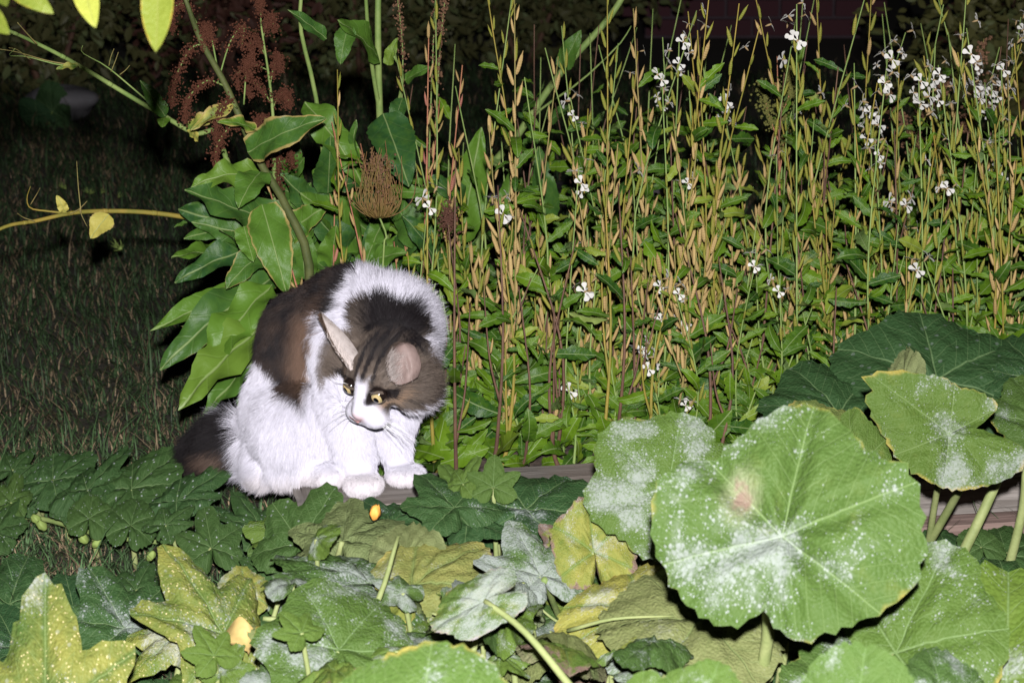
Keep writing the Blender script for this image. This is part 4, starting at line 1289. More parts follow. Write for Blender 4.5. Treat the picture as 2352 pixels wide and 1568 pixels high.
# trailing stems
def vine_stem(parent, pp, z, r, name='stem'):
    pts = smooth_path([G(x, y, zz) for (x, y), zz in zip(pp, z)], 8 * len(pp))
    rr = np.linspace(r, r * .8, len(pts))
    return link(name, mk_mesh(name, *tube_vf(pts - np.array(parent.location), rr, 8), M_VINE), parent)
vine_stem(cross, [(768, 1244), (800, 1262), (838, 1258), (872, 1240), (930, 1230), (1000, 1222), (1100, 1215), (1250, 1225)], [.10, .095, .10, .10, .09, .09, .09, .08], .0048)
vine_stem(cross, [(866, 1246), (858, 1216), (862, 1190)], [.10, .13, .165], .003)
vine_stem(cross, [(1000, 1222), (985, 1170), (966, 1122)], [.09, .13, .17], .0025)
vine_stem(vine, [(-40, 1190), (90, 1190), (240, 1230), (400, 1250), (560, 1290), (700, 1310)], [.012] * 6, .004)
vine_stem(fade, [(700, 1580), (900, 1545), (1100, 1500), (1290, 1440), (1420, 1425), (1620, 1470), (1800, 1600)], [.035] * 7, .0065)
vine_stem(fade, [(1250, 1330), (1285, 1420), (1295, 1450)], [.17, .08, .04], .004)
vine_stem(ylw, [(560, 1520), (430, 1560), (300, 1600), (120, 1640)], [.03] * 4, .005)
vine_stem(big, [(1760, 1600), (1900, 1560), (2100, 1420), (2250, 1330), (2420, 1300)], [.02] * 5, .007)

# flower, buds and tendrils
M_PETAL = flat_mat('squash_flower', (.72, .34, .07), .55, .25, .35, 70, .2)
M_BUD = flat_mat('squash_bud', (.20, .27, .07), .6, .25, .3, 90, .3)
M_CREAM = flat_mat('wilted_petal', (.44, .32, .12), .6, .2, .35, 60, .3)
def flower_bud(parent, c, ax, s, petal=True, seed=0):
    r = np.random.default_rng(seed)
    pet, cal = Join(), Join()
    ax = nrm(ax); a = nrm(np.cross(ax, [.3, 1, .2])); b = np.cross(ax, a)
    n = 14
    for ring in range(1):
        V, F = [], []
        for j in range(7):
            q = j / 6; rad = s * (.18 + .42 * math.sin(PI * min(1, q * .85 + .05))) * (1 - .12 * q)
            for i in range(n):
                t = i * 2 * PI / n
                rr = rad * (1 + .20 * math.cos(t * 5 + q * 2) + .06 * r.normal())
                V.append(c + ax * s * (q * 1.5 + .10 * r.normal() * (q > .8)) + (a * math.cos(t) + b * math.sin(t)) * rr)
        for j in range(6):
            for i in range(n): F.append((j * n + i, j * n + (i + 1) % n, (j + 1) * n + (i + 1) % n, (j + 1) * n + i))
        F.append(tuple(6 * n + i for i in range(n)))
        pet.add(V, F)
    link('flower' if petal else 'bud', pet.mesh('bud_petals', M_PETAL if petal else M_BUD), parent, Matrix.Translation(-Vector(parent.location)))
    fl_ = parent.children[-1]
    for k in range(6):
        t = k * PI / 3 + .2
        d = nrm(ax * 1.1 + (a * math.cos(t) + b * math.sin(t)) * .75)
        p0 = c + (a * math.cos(t) + b * math.sin(t)) * s * .18
        cal.add(*tube_vf([p0, p0 + d * s * .6, p0 + d * s * 1.1 + ax * s * .25], [s * .09, s * .06, s * .012], 5))
    V, F = tube_vf([c - ax * s * .35, c, c + ax * s * .25], [s * .16, s * .26, s * .30], 9); cal.add(V, F)
    link('calyx', cal.mesh('calyx', M_BUD), fl_)
    return fl_
flower_bud(cross, G(860, 1192, .165), [.12, -.15, .95], .013, True, 1)
flower_bud(cross, G(768, 1244, .115), [-.4, -.75, .35], .016, False, 2)
flower_bud(cross, G(752, 1236, .12), [-.6, -.2, .5], .012, False, 3)
flower_bud(cross, G(790, 1232, .12), [.1, -.4, .8], .011, False, 4)
flower_bud(cross, G(966, 1122, .17), [-.2, -.3, .9], .010, False, 5)
for k, (x, y) in enumerate(((215, 1255), (92, 1200), (265, 1248), (200, 1245), (340, 1285), (105, 1215))):
    f_ = flower_bud(vine, G(x, y, .02), [(-1) ** k * .5, -.2, .7], .011, False, 20 + k)
flower_bud(ylw, G(480, 1545, .10), [-.2, -.7, .5], .018, False, 31)
flower_bud(ylw, G(455, 1520, .10), [-.5, -.3, .6], .014, False, 32)
# the wilted flower curling over at the left
def wilted(parent, pp, z, wds, seed):
    c = smooth_path([G(x, y, q) for (x, y), q in zip(pp, z)], 16)
    w = np.interp(np.linspace(0, 1, 16), np.linspace(0, 1, len(wds)), wds)
    V, F = [], []
    r = np.random.default_rng(seed)
    for i in range(16):
        for k in range(9):
            t = (k / 8 - .5) * 2.4
            V.append(c[i] + np.array([math.sin(t) * .35, -math.cos(t) * .5, math.sin(t)]) * w[i] * (1 + .12 * math.sin(k * 2 + i)))
    for i in range(15):
        for k in range(8): F.append((i * 9 + k, i * 9 + k + 1, (i + 1) * 9 + k + 1, (i + 1) * 9 + k))
    link('wilted_flower', mk_mesh('wilted_flower', np.array(V) - np.array(parent.location), F, M_CREAM), parent)
wilted(ylw, [(508, 1470), (535, 1448), (565, 1455), (578, 1480), (572, 1500)], [.13, .15, .15, .135, .12], [.008, .018, .016, .012, .003], 1)
wilted(ylw, [(505, 1495), (520, 1530), (530, 1560)], [.11, .10, .09], [.010, .014, .008], 2)
def tendril(parent, c, d, L, turns, seed, r=.0009):
    d = nrm(d); a = nrm(np.cross(d, [0.2, .3, 1])); b = np.cross(d, a)
    t = np.linspace(0, 1, 60)
    rad = .006 * np.sin(PI * np.clip(t * 1.1, 0, 1)) + .001
    pts = c + d * (t * L)[:, None] + (a * np.cos(t * turns * 6.28)[:, None] + b * np.sin(t * turns * 6.28)[:, None]) * rad[:, None]
    link('tendril', mk_mesh('tendril', *tube_vf(pts - np.array(parent.location), r, 5), M_PETIOLE), parent)
tendril(fade, G(1375, 1452, .05), [.35, .3, .6], .10, 7, 1)
tendril(fade, G(1450, 1485, .10), [.5, .2, .5], .05, 3, 2)
tendril(cross, G(752, 1240, .11), [-.5, 0, .5], .04, 1, 3, .0012)
# small green squash hanging among the stalks
def fruit(parent, p0, p1, r):
    pts = smooth_path([p0, (p0 + p1) / 2, p1], 12); q = np.linspace(0, 1, 12)
    rr = r * np.sqrt(np.clip(1 - (2 * q - 1) ** 4, .02, 1)) * (1 - .2 * q)
    link('young_squash', mk_mesh('young_squash', *tube_vf(pts - np.array(parent.location), rr, 12), flat_mat('young_squash', (.045, .095, .03), .4, .4, .4, 60)), parent)
fruit(fade, G(1330, 1450, .06), G(1310, 1490, .04), .012)
# ---------------------------------------------------------------- dock and rocket growing in and beside the bed
rp = np.random.default_rng(21)
M_DOCK = mat_strap('dock_leaf', (.020, .062, .016), (.070, .145, .016), (.20, .26, .10), (.29, .215, .075), .46, 5.0)
M_ROCKET = mat_strap('rocket_leaf', (.014, .050, .008), (.086, .160, .008), (.22, .28, .12), (.38, .30, .10), .42, 5.0)
M_OVER = mat_strap('overhanging_leaf', (.075, .100, .012), (.105, .125, .016), (.13, .14, .035), (.22, .15, .02), .5, 6.0)
M_STEM_G = mat_stalk('green_stem', (.10, .17, .04), (.19, .25, .075))
M_STEM_T = mat_stalk('tan_stem', (.14, .135, .036), (.23, .18, .065))
M_STEM_R = mat_stalk('reddish_stem', (.20, .070, .045), (.38, .17, .09))
M_STEM_Y = mat_stalk('amber_stem', (.13, .14, .025), (.25, .18, .035))
M_STEM_P = mat_stalk('purple_stem', (.060, .030, .025), (.125, .070, .042))
def mat_pod(name, c0, c1, c2):
    m, b = new_mat(name)
    o = texco('Object'); r = objrand(); x, y, z = sep(o)
    n = noise(60, 3, o); seg = (S.op('SINE', y * 2.0 * PI * 9.0) * .5 + .5)
    c = mix(r * .8 + n * .3, c0, c1); c = mix(n.step(.5, .7) * .5, c, c2)
    c = mix(x.abs().step(.030, .010) * .45, c, c2)
    S.nt.links.new(c.s, b.inputs['Base Color']); b.inputs['Roughness'].default_value = .6
    b.inputs['Specular IOR Level'].default_value = .25
    S.nt.links.new(bump(seg * .3 + n * .6, .3, .02).s, b.inputs['Normal'])
    return m
M_POD_T = mat_pod('tan_pod', (.28, .190, .072), (.42, .300, .125), (.23, .145, .055))
M_POD_G = mat_pod('green_pod', (.12, .155, .018), (.20, .20, .028), (.25, .18, .045))
M_POD_R = mat_pod('red_pod', (.22, .07, .06), (.34, .13, .09), (.42, .24, .14))
M_FLOWER = flat_mat('rocket_flower', (.46, .45, .42), .6, .2, .12, 200)
M_FLV = flat_mat('rocket_calyx', (.24, .17, .085), .6, .2, .2, 200)

# leaf meshes
dockw = lambda v: .155 * (math.sin(PI * min(1, v ** .72)) ** .75) * (1 - .12 * v) + .004
dock_me = [strap_leaf('dock_leaf', 50 + i, M_DOCK, dockw, 20, 8, wave=.050 + .018 * (i % 3), curl=(.25, .75, 1.1, .5)[i % 4], cup=.22, waveN=11 + 3 * i, crumple=.013, tw=.15 * (i % 3 - 1), teeth=.025) for i in range(5)]
broadw = lambda v: .26 * (math.sin(PI * min(1, v ** .62)) ** .7) * (1 - .1 * v) + .004
broad_me = [strap_leaf('dock_leaf', 70 + i, M_DOCK, broadw, 18, 8, wave=.060, curl=(.3, .8, .1)[i % 3], cup=.18, waveN=9 + 4 * i, crumple=.012, teeth=.03) for i in range(3)]
rw = lambda v: .13 * (math.sin(PI * min(1, v ** 1.05)) ** .8) * (.6 + .55 * v) + .006
rlob = lambda v: .70 + .40 * abs(math.sin(v * 3.3 * PI)) ** 1.1
rocket_me = [strap_leaf('rocket_leaf', 90 + i, M_ROCKET, rw if i % 2 else (lambda v: .17 * math.sin(PI * min(1, v ** .85)) ** .7 * (.7 + .4 * v) + .005), 16, 4, wave=.034, curl=(.2, .7, 1.2, .9, .4, 1.5)[i], cup=.25, waveN=10 + 2 * i, tw=.2 * (i % 3 - 1), lobes=rlob if i % 3 != 2 else None, teeth=.05) for i in range(6)]
linw = lambda v: .065 * math.sin(PI * min(1, v ** .8)) ** .8 + .004
lin_me = [strap_leaf('narrow_leaf', 110 + i, M_ROCKET, linw, 8, 4, wave=.01, curl=.5 + .4 * i, cup=.2) for i in range(2)]

def pod_mesh(mat, seed):
    r = np.random.default_rng(seed)
    V, F = [], []; ns = 7
    prof = [(0, .10), (.06, .55), (.18, .90), (.40, 1.0), (.62, .92), (.78, .62), (.84, .34), (1.0, .05)]
    for (v, w) in prof:
        for s_ in range(ns):
            t = s_ * 2 * PI / ns
            V.append((.098 * w * math.cos(t) * (1 + .06 * r.normal()), v, .075 * w * math.sin(t) + .05 * (v - .5) ** 2))
    for j in range(len(prof) - 1):
        for s_ in range(ns): F.append((j * ns + s_, j * ns + (s_ + 1) % ns, (j + 1) * ns + (s_ + 1) % ns, (j + 1) * ns + s_))
    return mk_mesh('pod', V, F, mat)
pods = {k: [pod_mesh(m, 5 * i + 1) for i in range(2)] for k, m in (('t', M_POD_T), ('g', M_POD_G), ('r', M_POD_R))}

def flower_mesh(seed):
    r = np.random.default_rng(seed); J = Join()
    for k in range(4):
        a = k * PI / 2 + .22 * (-1) ** k + r.normal() * .15
        V, F = [], []
        lift = .16 + .14 * r.normal()
        for j, (q, w) in enumerate(((.05, .05), (.45, .10), (.72, .27), (.92, .30), (1.05, .14))):
            for i in (-1, 0, 1):
                x, y = q, w * i
                z = lift * q - .35 * max(0, q - .45) ** 1.5 + (.05 * abs(i)) + .02 * r.normal()
                V.append((x * math.cos(a) - y * math.sin(a), x * math.sin(a) + y * math.cos(a), z))
        for j in range(4):
            for i in range(2): F.append((j * 3 + i, j * 3 + i + 1, j * 3 + i + 4, j * 3 + i + 3))
        J.add(V, F, 0)
    V, F = tube_vf([(0, 0, -.75), (0, 0, -.35), (0, 0, .12)], [.06, .15, .13], 6); J.add(V, F, 1)
    return J.mesh('flower', [M_FLOWER, M_FLV])
flowers = [flower_mesh(i) for i in range(4)]

def stem_obj(parent, pts, r0, r1, mat, name='stem', sides=6):
    pts = np.asarray(pts)
    return link(name, mk_mesh(name, *tube_vf(pts - np.array(parent.location), np.linspace(r0, r1, len(pts)), sides), mat), parent)

def leaf_at(parent, me, p, d, L, nvec=(0, 0, 1), w=1.0, name='leaf', **props):
    y = nrm(d); n = np.asarray(nvec, float) + rp.normal(size=3) * .15
    o = link(name, me, parent, local(parent, frame(p, y, n, L * w, L, L)))
    for k, v in props.items(): o[k] = float(v)
    return o

def inst(parent, me, p, d, L, name, wid=1.0, nvec=None):
    return link(name, me, parent, local(parent, frame(p, d, rp.normal(size=3) if nvec is None else nvec, L * wid, L, L * wid)))

# ------------- rocket: one plant = stem, side branches, pods up the stem, leaves below, flowers at the top
ROCKETS = []
def rocket_plant(base, top, kind, npod, nleaf, nflow, label, group, bare=.35, nbr=1, podL=.036, stem=None, seed=0, r0=.0026, big=1.0):
    r = np.random.default_rng(seed)
    root = thing('rocket_plant', label, 'rocket plant', base, group)
    ROCKETS.append((root, np.asarray(base, float), np.asarray(top, float), label))
    base, top = np.asarray(base, float), np.asarray(top, float)
    H = np.linalg.norm(top - base)
    side = np.array([r.normal(), r.normal(), 0]) * (.07 if base[0] > .3 else .05) * H
    mid = base * .5 + top * .5 + side
    pts = smooth_path([base, base * .75 + mid * .25 + side * .3, mid, top], 14)
    sm = stem or {'t': M_STEM_T, 'g': M_STEM_G, 'm': M_STEM_Y, 'r': M_STEM_R}[kind]
    stem_obj(root, pts, r0, .0009, sm)
    lines = [(pts, 1.0)]
    for b in range(nbr):
        t0 = r.uniform(.30, .62); p0 = pts[int(t0 * 13)]
        an = r.uniform(0, 2 * PI); out = np.array([math.cos(an), math.sin(an) * .6, 0]) * r.uniform(.05, .13) * H
        e = p0 + out + np.array([0, 0, (1 - t0) * H * r.uniform(.65, 1.0)])
        bp = smooth_path([p0, p0 * .6 + e * .4 + out * .25, e], 9)
        stem_obj(root, bp, r0 * .6, .0008, sm, 'branch', 5)
        lines.append((bp, .55))
    def along(L_, t):
        f = t * (len(L_) - 1); i = min(len(L_) - 2, int(f)); q = f - i
        return L_[i] * (1 - q) + L_[i + 1] * q, nrm(L_[i + 1] - L_[i])
    tot = sum(w for _, w in lines)
    for li, (Lp, w) in enumerate(lines):
        n = int(npod * w / tot + .5)
        for k in range(n):
            lo_ = bare if li == 0 else .12
            t = lo_ + (1.0 - lo_ - (.06 if nflow else .02)) * (k + r.uniform(.1, .9)) / max(1, n)
            p, d = along(Lp, t)
            az = k * 2.4 + r.uniform(-.5, .5)
            o_ = np.array([math.cos(az), math.sin(az), 0])
            dd = nrm(d + o_ * r.uniform(.16, .42) + r.normal(size=3) * .05)
            pk = kind if kind in 'tg' else ('t' if (kind == 'r' or r.random() < 1.15 - t) else 'g')
            if kind == 't' and r.random() < .08: pk = 'g'
            if kind == 'r' and r.random() < .12: pk = 'r'
            Lq = podL * r.uniform(.75, 1.2) * (1.05 - .25 * t)
            inst(root, pods[pk][k % 2], p + o_ * .0018 + dd * .003, dd, Lq, 'pod')
        if li < 2:
            for k in range(nflow if li == 0 else nflow // 2):
                p, d = along(Lp, 1 - .05 * (k / max(1, nflow)) * 1.6)
                az = k * 2.4 + r.uniform(-.4, .4)
                o_ = nrm([math.cos(az), math.sin(az), r.uniform(.1, .9)])
                q = p + o_ * r.uniform(.009, .020)
                link('flower', flowers[k % 4], root, local(root, frame(q, nrm(np.cross(o_, [0.1, .2, 1])), nrm(o_ * .7 + np.array([0, -.8, .25]) + r.normal(size=3) * .25), *([.0125 * r.uniform(.7, 1.15)] * 3))))
    for k in range(nleaf):
        t = r.uniform(.05, .88)
        p, d = along(pts, t)
        az = k * 2.4 + r.uniform(-.6, .6)
        o_ = np.array([math.cos(az), math.sin(az) - .25, r.uniform(-.35, 1.3)])
        Lq = (.098 - .062 * t) * r.uniform(.7, 1.3) * big
        leaf_at(root, rocket_me[int(r.integers(0, 6))], p, o_, Lq, (r.normal() * .5, -.75 + r.normal() * .4, .55 + r.normal() * .4), r.uniform(.75, 1.25), yellow=max(0, r.normal() * .15), edge=0)
    return root

SOILZ = .062
def bed_pt(px_, back):
    """Point of the bed: image column at the bed's front edge, metres behind the timber."""
    q = G(px_, 1060 - 12 * (px_ - 1100) / 1250, SOILZ)
    back = back - .075
    return q + np.array([0, back, 0]) + np.array([q[0] / q[1] * back, 0, 0])

L_TAN = 'rocket stalk crowded with dry tan pods, one of the thick stand in the bed behind the cat'
L_RED = 'rocket stalk with red-brown stem and dry tan pods, above the back of the cat'
L_MIX = 'rocket stalk with amber stem and pods turning from green to tan, in the dense stand of the bed'
L_GRN = 'rocket stalk with yellow-green unripe pods, in the tall stand of the bed'
L_FLW = 'tall rocket stalk topped with open white four-petalled flowers, behind the spotted squash leaves'
L_LOW = 'low leafy rocket plant at the front of the bed behind the timber'
L_LEAFY = 'leafy rocket plant without pods, filling the stand between the podded stalks'
L_BARE = 'rocket stalk with a thick purple-brown bare foot at the front of the bed'
L_SPR = 'short rocket sprig with a few white flowers low among the leaves of the bed'
sd = 1000
# the tan stand in the middle
tan_rows = [(1075, 340), (1130, 470), (1170, 0), (1205, 350), (1240, 520), (1290, 130), (1315, 330), (1330, 480), (1352, 250), (1372, 560), (1395, 420), (1418, 330), (1440, 530), (1455, 20), (1480, 250), (1498, 460), (1520, 380), (1545, 260), (1562, 560), (1590, 330), (1612, 480), (1640, 400), (1668, 520), (1260, 600), (1345, 640), (1410, 640), (1500, 650), (1575, 640), (1040, 520), (1105, 600), (1700, 420), (1740, 560)]
for i, (x, yt) in enumerate(tan_rows):
    b_ = .08 + .30 * rp.random()
    base = bed_pt(x + rp.normal() * 22, b_)
    top = P(x + rp.normal() * 12, yt, base[1] + rp.normal() * .03)
    rocket_plant(base, top, 't' if i % 4 else 'm', int(20 + 14 * (900 - yt) / 900), 17, 0, L_TAN if i % 4 else L_MIX, 'rocket stalks with tan pods' if i % 4 else 'rocket stalks with ripening pods', .44, 1 + i % 2, .040, seed=sd + i)
# mixed, to the right
for i in range(46):
    x = 1560 + 800 * (i + rp.random()) / 46 + 20
    yt = rp.uniform(-60, 560)
    base = bed_pt(x + rp.normal() * 30, .08 + .55 * rp.random())
    top = P(x + rp.normal() * 75, yt, base[1] + rp.normal() * .05)
    k = ('m', 'g', 'm', 't')[i % 4]
    rocket_plant(base, top, k, int(18 + 12 * (900 - yt) / 900), 18, 0, {'m': L_MIX, 'g': L_GRN, 't': L_TAN}[k], {'m': 'rocket stalks with ripening pods', 'g': 'rocket stalks with green pods', 't': 'rocket stalks with tan pods'}[k], .46, 1 + i % 2, .038, seed=sd + 100 + i)
# the pale-stemmed reds above the cat
for i, (xb, yb, xt, yt, n) in enumerate(((700, 600, 608, 395, 8), (690, 610, 640, 520, 6), (842, 620, 762, 280, 12), (800, 610, 770, 400, 9), (880, 600, 905, 555, 4), (900, 640, 985, 60, 16), (1000, 700, 1062, 150, 18), (960, 640, 925, 540, 6), (1010, 760, 1010, 230, 18), (1052, 700, 1046, 410, 12), (835, 600, 828, 330, 8))):
    base0 = bed_pt(max(960, xb), .10 + .05 * (i % 3))
    base = P(xb + 40, 980, 3.22 + .03 * i) ; base[2] = .03 if xb < 900 else SOILZ
    top = P(xt, yt, 3.25 + .03 * i)
    rocket_plant(base, top, 'r', n, 2, 0, L_RED, 'rocket stalks above the cat', .46, 0, .036, seed=sd + 200 + i, r0=.0022)
# green, slim, rising through the gap at the top
for i, (xb, xt, yt) in enumerate(((905, 775, 160), (940, 1000, -60), (1010, 905, 110), (985, 1115, -40), (1100, 1180, -40), (1150, 1290, 60), (1330, 1395, -50), (1360, 1420, 100))):
    base = bed_pt(xb, .18 + .08 * (i % 3)); top = P(xt, yt, base[1] + .1)
    rocket_plant(base, top, 'g' if i % 3 else 'm', 20, 7, 0, L_GRN if i % 3 else L_MIX, 'rocket stalks with green pods' if i % 3 else 'rocket stalks with ripening pods', .42, 0, .034, seed=sd + 260 + i, r0=.0022)
# the white-flowered tops
for i, (x, yt, nf) in enumerate(((1465, 118, 5), (1520, 165, 7), (1560, 95, 4), (1602, 70, 6), (1655, 215, 6), (1600, 25, 3), (1745, 60, 5), (1828, 45, 5), (1830, 10, 3), (1955, 205, 9), (2000, 250, 9), (2040, 120, 11), (2015, 190, 7), (2110, 170, 9), (2155, 150, 9), (2130, 210, 7), (2235, 150, 11), (2262, 190, 8), (2330, 100, 8), (2345, 40, 6), (2300, 150, 9), (2285, 285, 7), (2080, 75, 4), (2220, 65, 4), (1862, 225, 5), (1310, 225, 4), (2010, 330, 5), (2150, 330, 5), (2255, 440, 6))):
    base = bed_pt(x + rp.normal() * 35, .10 + .4 * rp.random()); top = P(x, yt, base[1] + rp.normal() * .05)
    rocket_plant(base, top, 'g' if i % 3 else 'm', 16, 14, nf if i % 3 else 2, L_FLW, 'rocket stalks in white flower', .40, i % 2, .036, seed=sd + 300 + i)
# low sprigs with flowers
for i, (x, yt) in enumerate(((985, 440), (1148, 455), (1345, 650), (1520, 640), (1548, 660), (1512, 725), (1560, 735), (1310, 890), (1490, 830), (1740, 580), (1790, 640), (1330, 380), (1000, 650), (2110, 600), (1470, 790), (1580, 930))):
    base = bed_pt(x + rp.normal() * 25, .03 + .10 * rp.random()); top = P(x, yt, base[1] - .02)
    rocket_plant(base, top, 'g', 4, 9, 4, L_SPR, 'flowering rocket sprigs', .55, 0, .03, seed=sd + 400 + i, r0=.002)
# leafy mass: low plants in front, taller ones behind
for i in range(200):
    x = 950 + 1430 * ((i * 0.618034) % 1.0) ** .93
    if i < 96: bk, hgt = .015 + .26 * rp.random(), rp.uniform(.08, .32)
    else: bk, hgt = .20 + .65 * rp.random(), rp.uniform(.30, .66)
    base = bed_pt(x, bk)
    top = base + np.array([rp.normal() * .04, rp.normal() * .03, hgt])
    rocket_plant(base, top, 'g', 0, 20 if i < 96 else 22, 0, L_LOW if i < 96 else L_LEAFY, 'low leafy rocket plants' if i < 96 else 'leafy rocket plants', .5, 0, .03, M_STEM_P if i % 2 == 0 else M_STEM_G, sd + 500 + i, r0=.0034, big=.85 if i < 96 else 1.0)

for i in range(12):
    base = bed_pt(960 + 720 * (i + rp.random()) / 12, rp.uniform(.0, .06))
    top = base + np.array([rp.normal() * .03, rp.uniform(0, .06), rp.uniform(.30, .50)])
    rocket_plant(base, top, 'm', 4, 5, 0, L_BARE, 'bare-footed rocket stalks', .6, 1, .034, M_STEM_P if i % 3 else M_STEM_Y, sd + 800 + i, r0=.0042)
# labels that single the stalks out: pods, height, lean, what they stand behind, and last their order from the left
KINDW = {L_TAN: 'tan-podded rocket stalk', L_MIX: 'amber-stemmed rocket stalk', L_GRN: 'green-podded rocket stalk', L_RED: 'tan-podded rocket stalk', L_FLW: 'white-flowered rocket stalk', L_SPR: 'small flowering rocket sprig', L_BARE: 'thick purple-stemmed rocket stalk', L_LOW: 'low leafy rocket plant', L_LEAFY: 'tall podless leafy rocket plant'}
ORD = ['first', 'second', 'third', 'fourth', 'fifth', 'sixth', 'seventh', 'eighth', 'ninth', 'tenth', 'eleventh', 'twelfth', 'thirteenth', 'fourteenth']
def pix(X):
    W = X - np.array([0, 0, CAM_H]); d = W[1] * CP - W[2] * SP
    return 1176 + FPX * W[0] / d, 784 - FPX * (W[1] * SP + W[2] * CP) / d
bins = {}
for root, b_, t_, lab in ROCKETS:
    (xb, yb), (xt, yt) = pix(b_), pix(t_)
    low = lab in (L_LOW, L_LEAFY, L_SPR)
    xx_ = xt if not low else xb
    place = ('over the big dock leaves' if xx_ < 765 else 'above the back of the cat' if xx_ < 960 else 'just behind the head of the cat' if xx_ < 1130 else 'behind the bare stretch of timber' if xx_ < 1335
             else 'behind the whitened squash leaf' if xx_ < 1650 else 'behind the giant squash leaf' if xx_ < 2000 else 'behind the big dark green leaves' if xx_ < 2290 else 'at the far end of the stand')
    hw = '' if low else ('tall ' if yt < 180 else 'mid-height ' if yt < 400 else 'short ')
    ln = '' if low else (' leaning left' if xt - xb < -25 else ' leaning right' if xt - xb > 25 else ' upright')
    bins.setdefault(hw + KINDW[lab] + ln + ' ' + place, []).append((xx_, root, low))
for key, rows in bins.items():
    rows.sort(key=lambda q: q[0])
    for i, (_, root, low) in enumerate(rows):
        mass = rows[0][2] and len(rows) > 14
        root['label'] = key if len(rows) == 1 or mass else key + ', ' + ORD[i] + ' from left'

# ------------- dock plants beside the bed, behind the cat
def plant_leaf(root, me, A, T, YA, YT, roll=0, w=1.0, tw=None, **pr):
    a, t = P(A[0], A[1], YA), P(T[0], T[1], YT)
    return put_leaf(root, me, a, t, math.radians(roll), w, toward=np.array([0, -.8, .7]) if tw is None else tw, **{**dict(yellow=0, edge=0), **pr})
dock = thing('dock_plant', 'big dock plant with long glossy wavy leaves, growing on the lawn behind the cat', 'dock plant', G(640, 905, 0) * [1, 0, 0] + np.array([0, 3.22, 0]))
for i, (A, T, YA, YT, roll, w, pr) in enumerate([
    ((640, 640), (348, 742), 3.18, 3.05, 0, .85, dict(edge=.25)),
    ((625, 640), (372, 800), 3.16, 2.98, -6, .95, dict(edge=.2)),
    ((625, 655), (432, 835), 3.12, 2.95, 6, .95, dict(edge=.1)),
    ((640, 720), (398, 905), 3.08, 2.93, 10, 1.25, dict()),
    ((650, 760), (455, 945), 3.12, 3.02, 20, 1.1, dict()),
    ((640, 790), (560, 950), 3.1, 3.0, 0, 1.2, dict()),
    ((622, 560), (402, 612), 3.25, 3.15, 0, 1.0, dict()),
    ((612, 575), (518, 640), 3.12, 3.05, 0, 1.6, dict(edge=.45)),
    ((645, 520), (430, 432), 3.22, 3.12, 0, 1.3, dict(edge=.2)),
    ((640, 560), (445, 505), 3.25, 3.2, -12, 1.2, dict()),
    ((602, 470), (655, 655), 3.12, 3.02, 0, 1.35, dict(edge=.55)),
    ((560, 520), (582, 600), 3.1, 3.06, 0, 1.8, dict(edge=.3)),
    ((600, 400), (452, 388), 3.2, 3.12, 0, 1.2, dict(yellow=.2, edge=.2)),
    ((598, 395), (548, 450), 3.18, 3.1, 0, 1.9, dict(edge=.2)),
    ((640, 540), (560, 470), 3.3, 3.26, 0, 1.4, dict()),
    ((610, 700), (500, 790), 3.14, 3.05, 0, 1.3, dict(yellow=.25)),
    ((600, 690), (525, 745), 3.10, 3.05, 0, 1.1, dict(yellow=.9)),
    ((560, 760), (500, 860), 3.12, 3.06, 0, 1.1, dict(yellow=.55, edge=.4)),
    ((690, 640), (600, 620), 3.3, 3.25, 0, 1.4, dict()),
    ((640, 800), (480, 770), 3.2, 3.1, 0, 1.2, dict()),
    ((700, 600), (640, 470), 3.3, 3.26, 0, 1.3, dict()),
]):
    me = dock_me[i % 5] if w < 1.3 else broad_me[i % 3]
    plant_leaf(dock, me, A, T, YA, YT, roll, w if w < 1.3 else w * .62, **pr)
# main stalk and rust-brown seed heads
M_SEED = flat_mat('rust_seed', (.075, .027, .015), .8, .15, .45, 300, .2)
M_SEEDG = flat_mat('green_seed', (.12, .12, .032), .8, .15, .45, 300, .2)
M_SEEDB = flat_mat('brown_seed', (.13, .070, .040), .8, .15, .45, 300, .2)
seedV = np.array([(0, 0, 0), (1, 0, .9), (0, 1, .9), (-1, 0, .9), (0, -1, .9), (0, 0, 1.9)]); seedF = [(0, 2, 1), (0, 3, 2), (0, 4, 3), (0, 1, 4), (5, 1, 2), (5, 2, 3), (5, 3, 4), (5, 4, 1)]
def seed_spray(root, path, n, spread, size, mat, seed, droop=.3):
    """A whorled seed spike along a path: hundreds of tiny winged seeds, one part of kind stuff."""
    r = np.random.default_rng(seed); J = Join(); path = np.asarray(path)
    for k in range(n):
        t = r.random() ** .9 * (len(path) - 1); i = min(len(path) - 2, int(t)); q = t - i
        c = path[i] * (1 - q) + path[i + 1] * q
        whorl = .45 + .40 * math.sin(t * 9)
        c = c + r.normal(size=3) * spread * whorl - np.array([0, 0, droop * spread * abs(r.normal())])
        R_ = np.array(Matrix.Rotation(r.uniform(0, 6), 3, Vector(nrm(r.normal(size=3)))))
        J.add(c + (seedV * size * r.uniform(.6, 1.3)) @ R_.T - np.array(root.location), seedF)
    tag(link('seed_head', J.mesh('seed_head', mat, False), root), kind='stuff')
stk = [P(712, 640, 3.28), P(660, 480, 3.27), P(590, 360, 3.25), P(520, 200, 3.24), P(462, 95, 3.22), P(430, 10, 3.2), P(405, -60, 3.2)]
sp_ = smooth_path([G(720, 905, 0) * [1, 0, 0] + np.array([0, 3.3, 0])] + stk, 26)
M_STEM_D = mat_stalk('dark_dock_stem', (.045, .062, .018), (.085, .095, .030))
stem_obj(dock, sp_, .0085, .003, M_STEM_D, 'stem', 8)
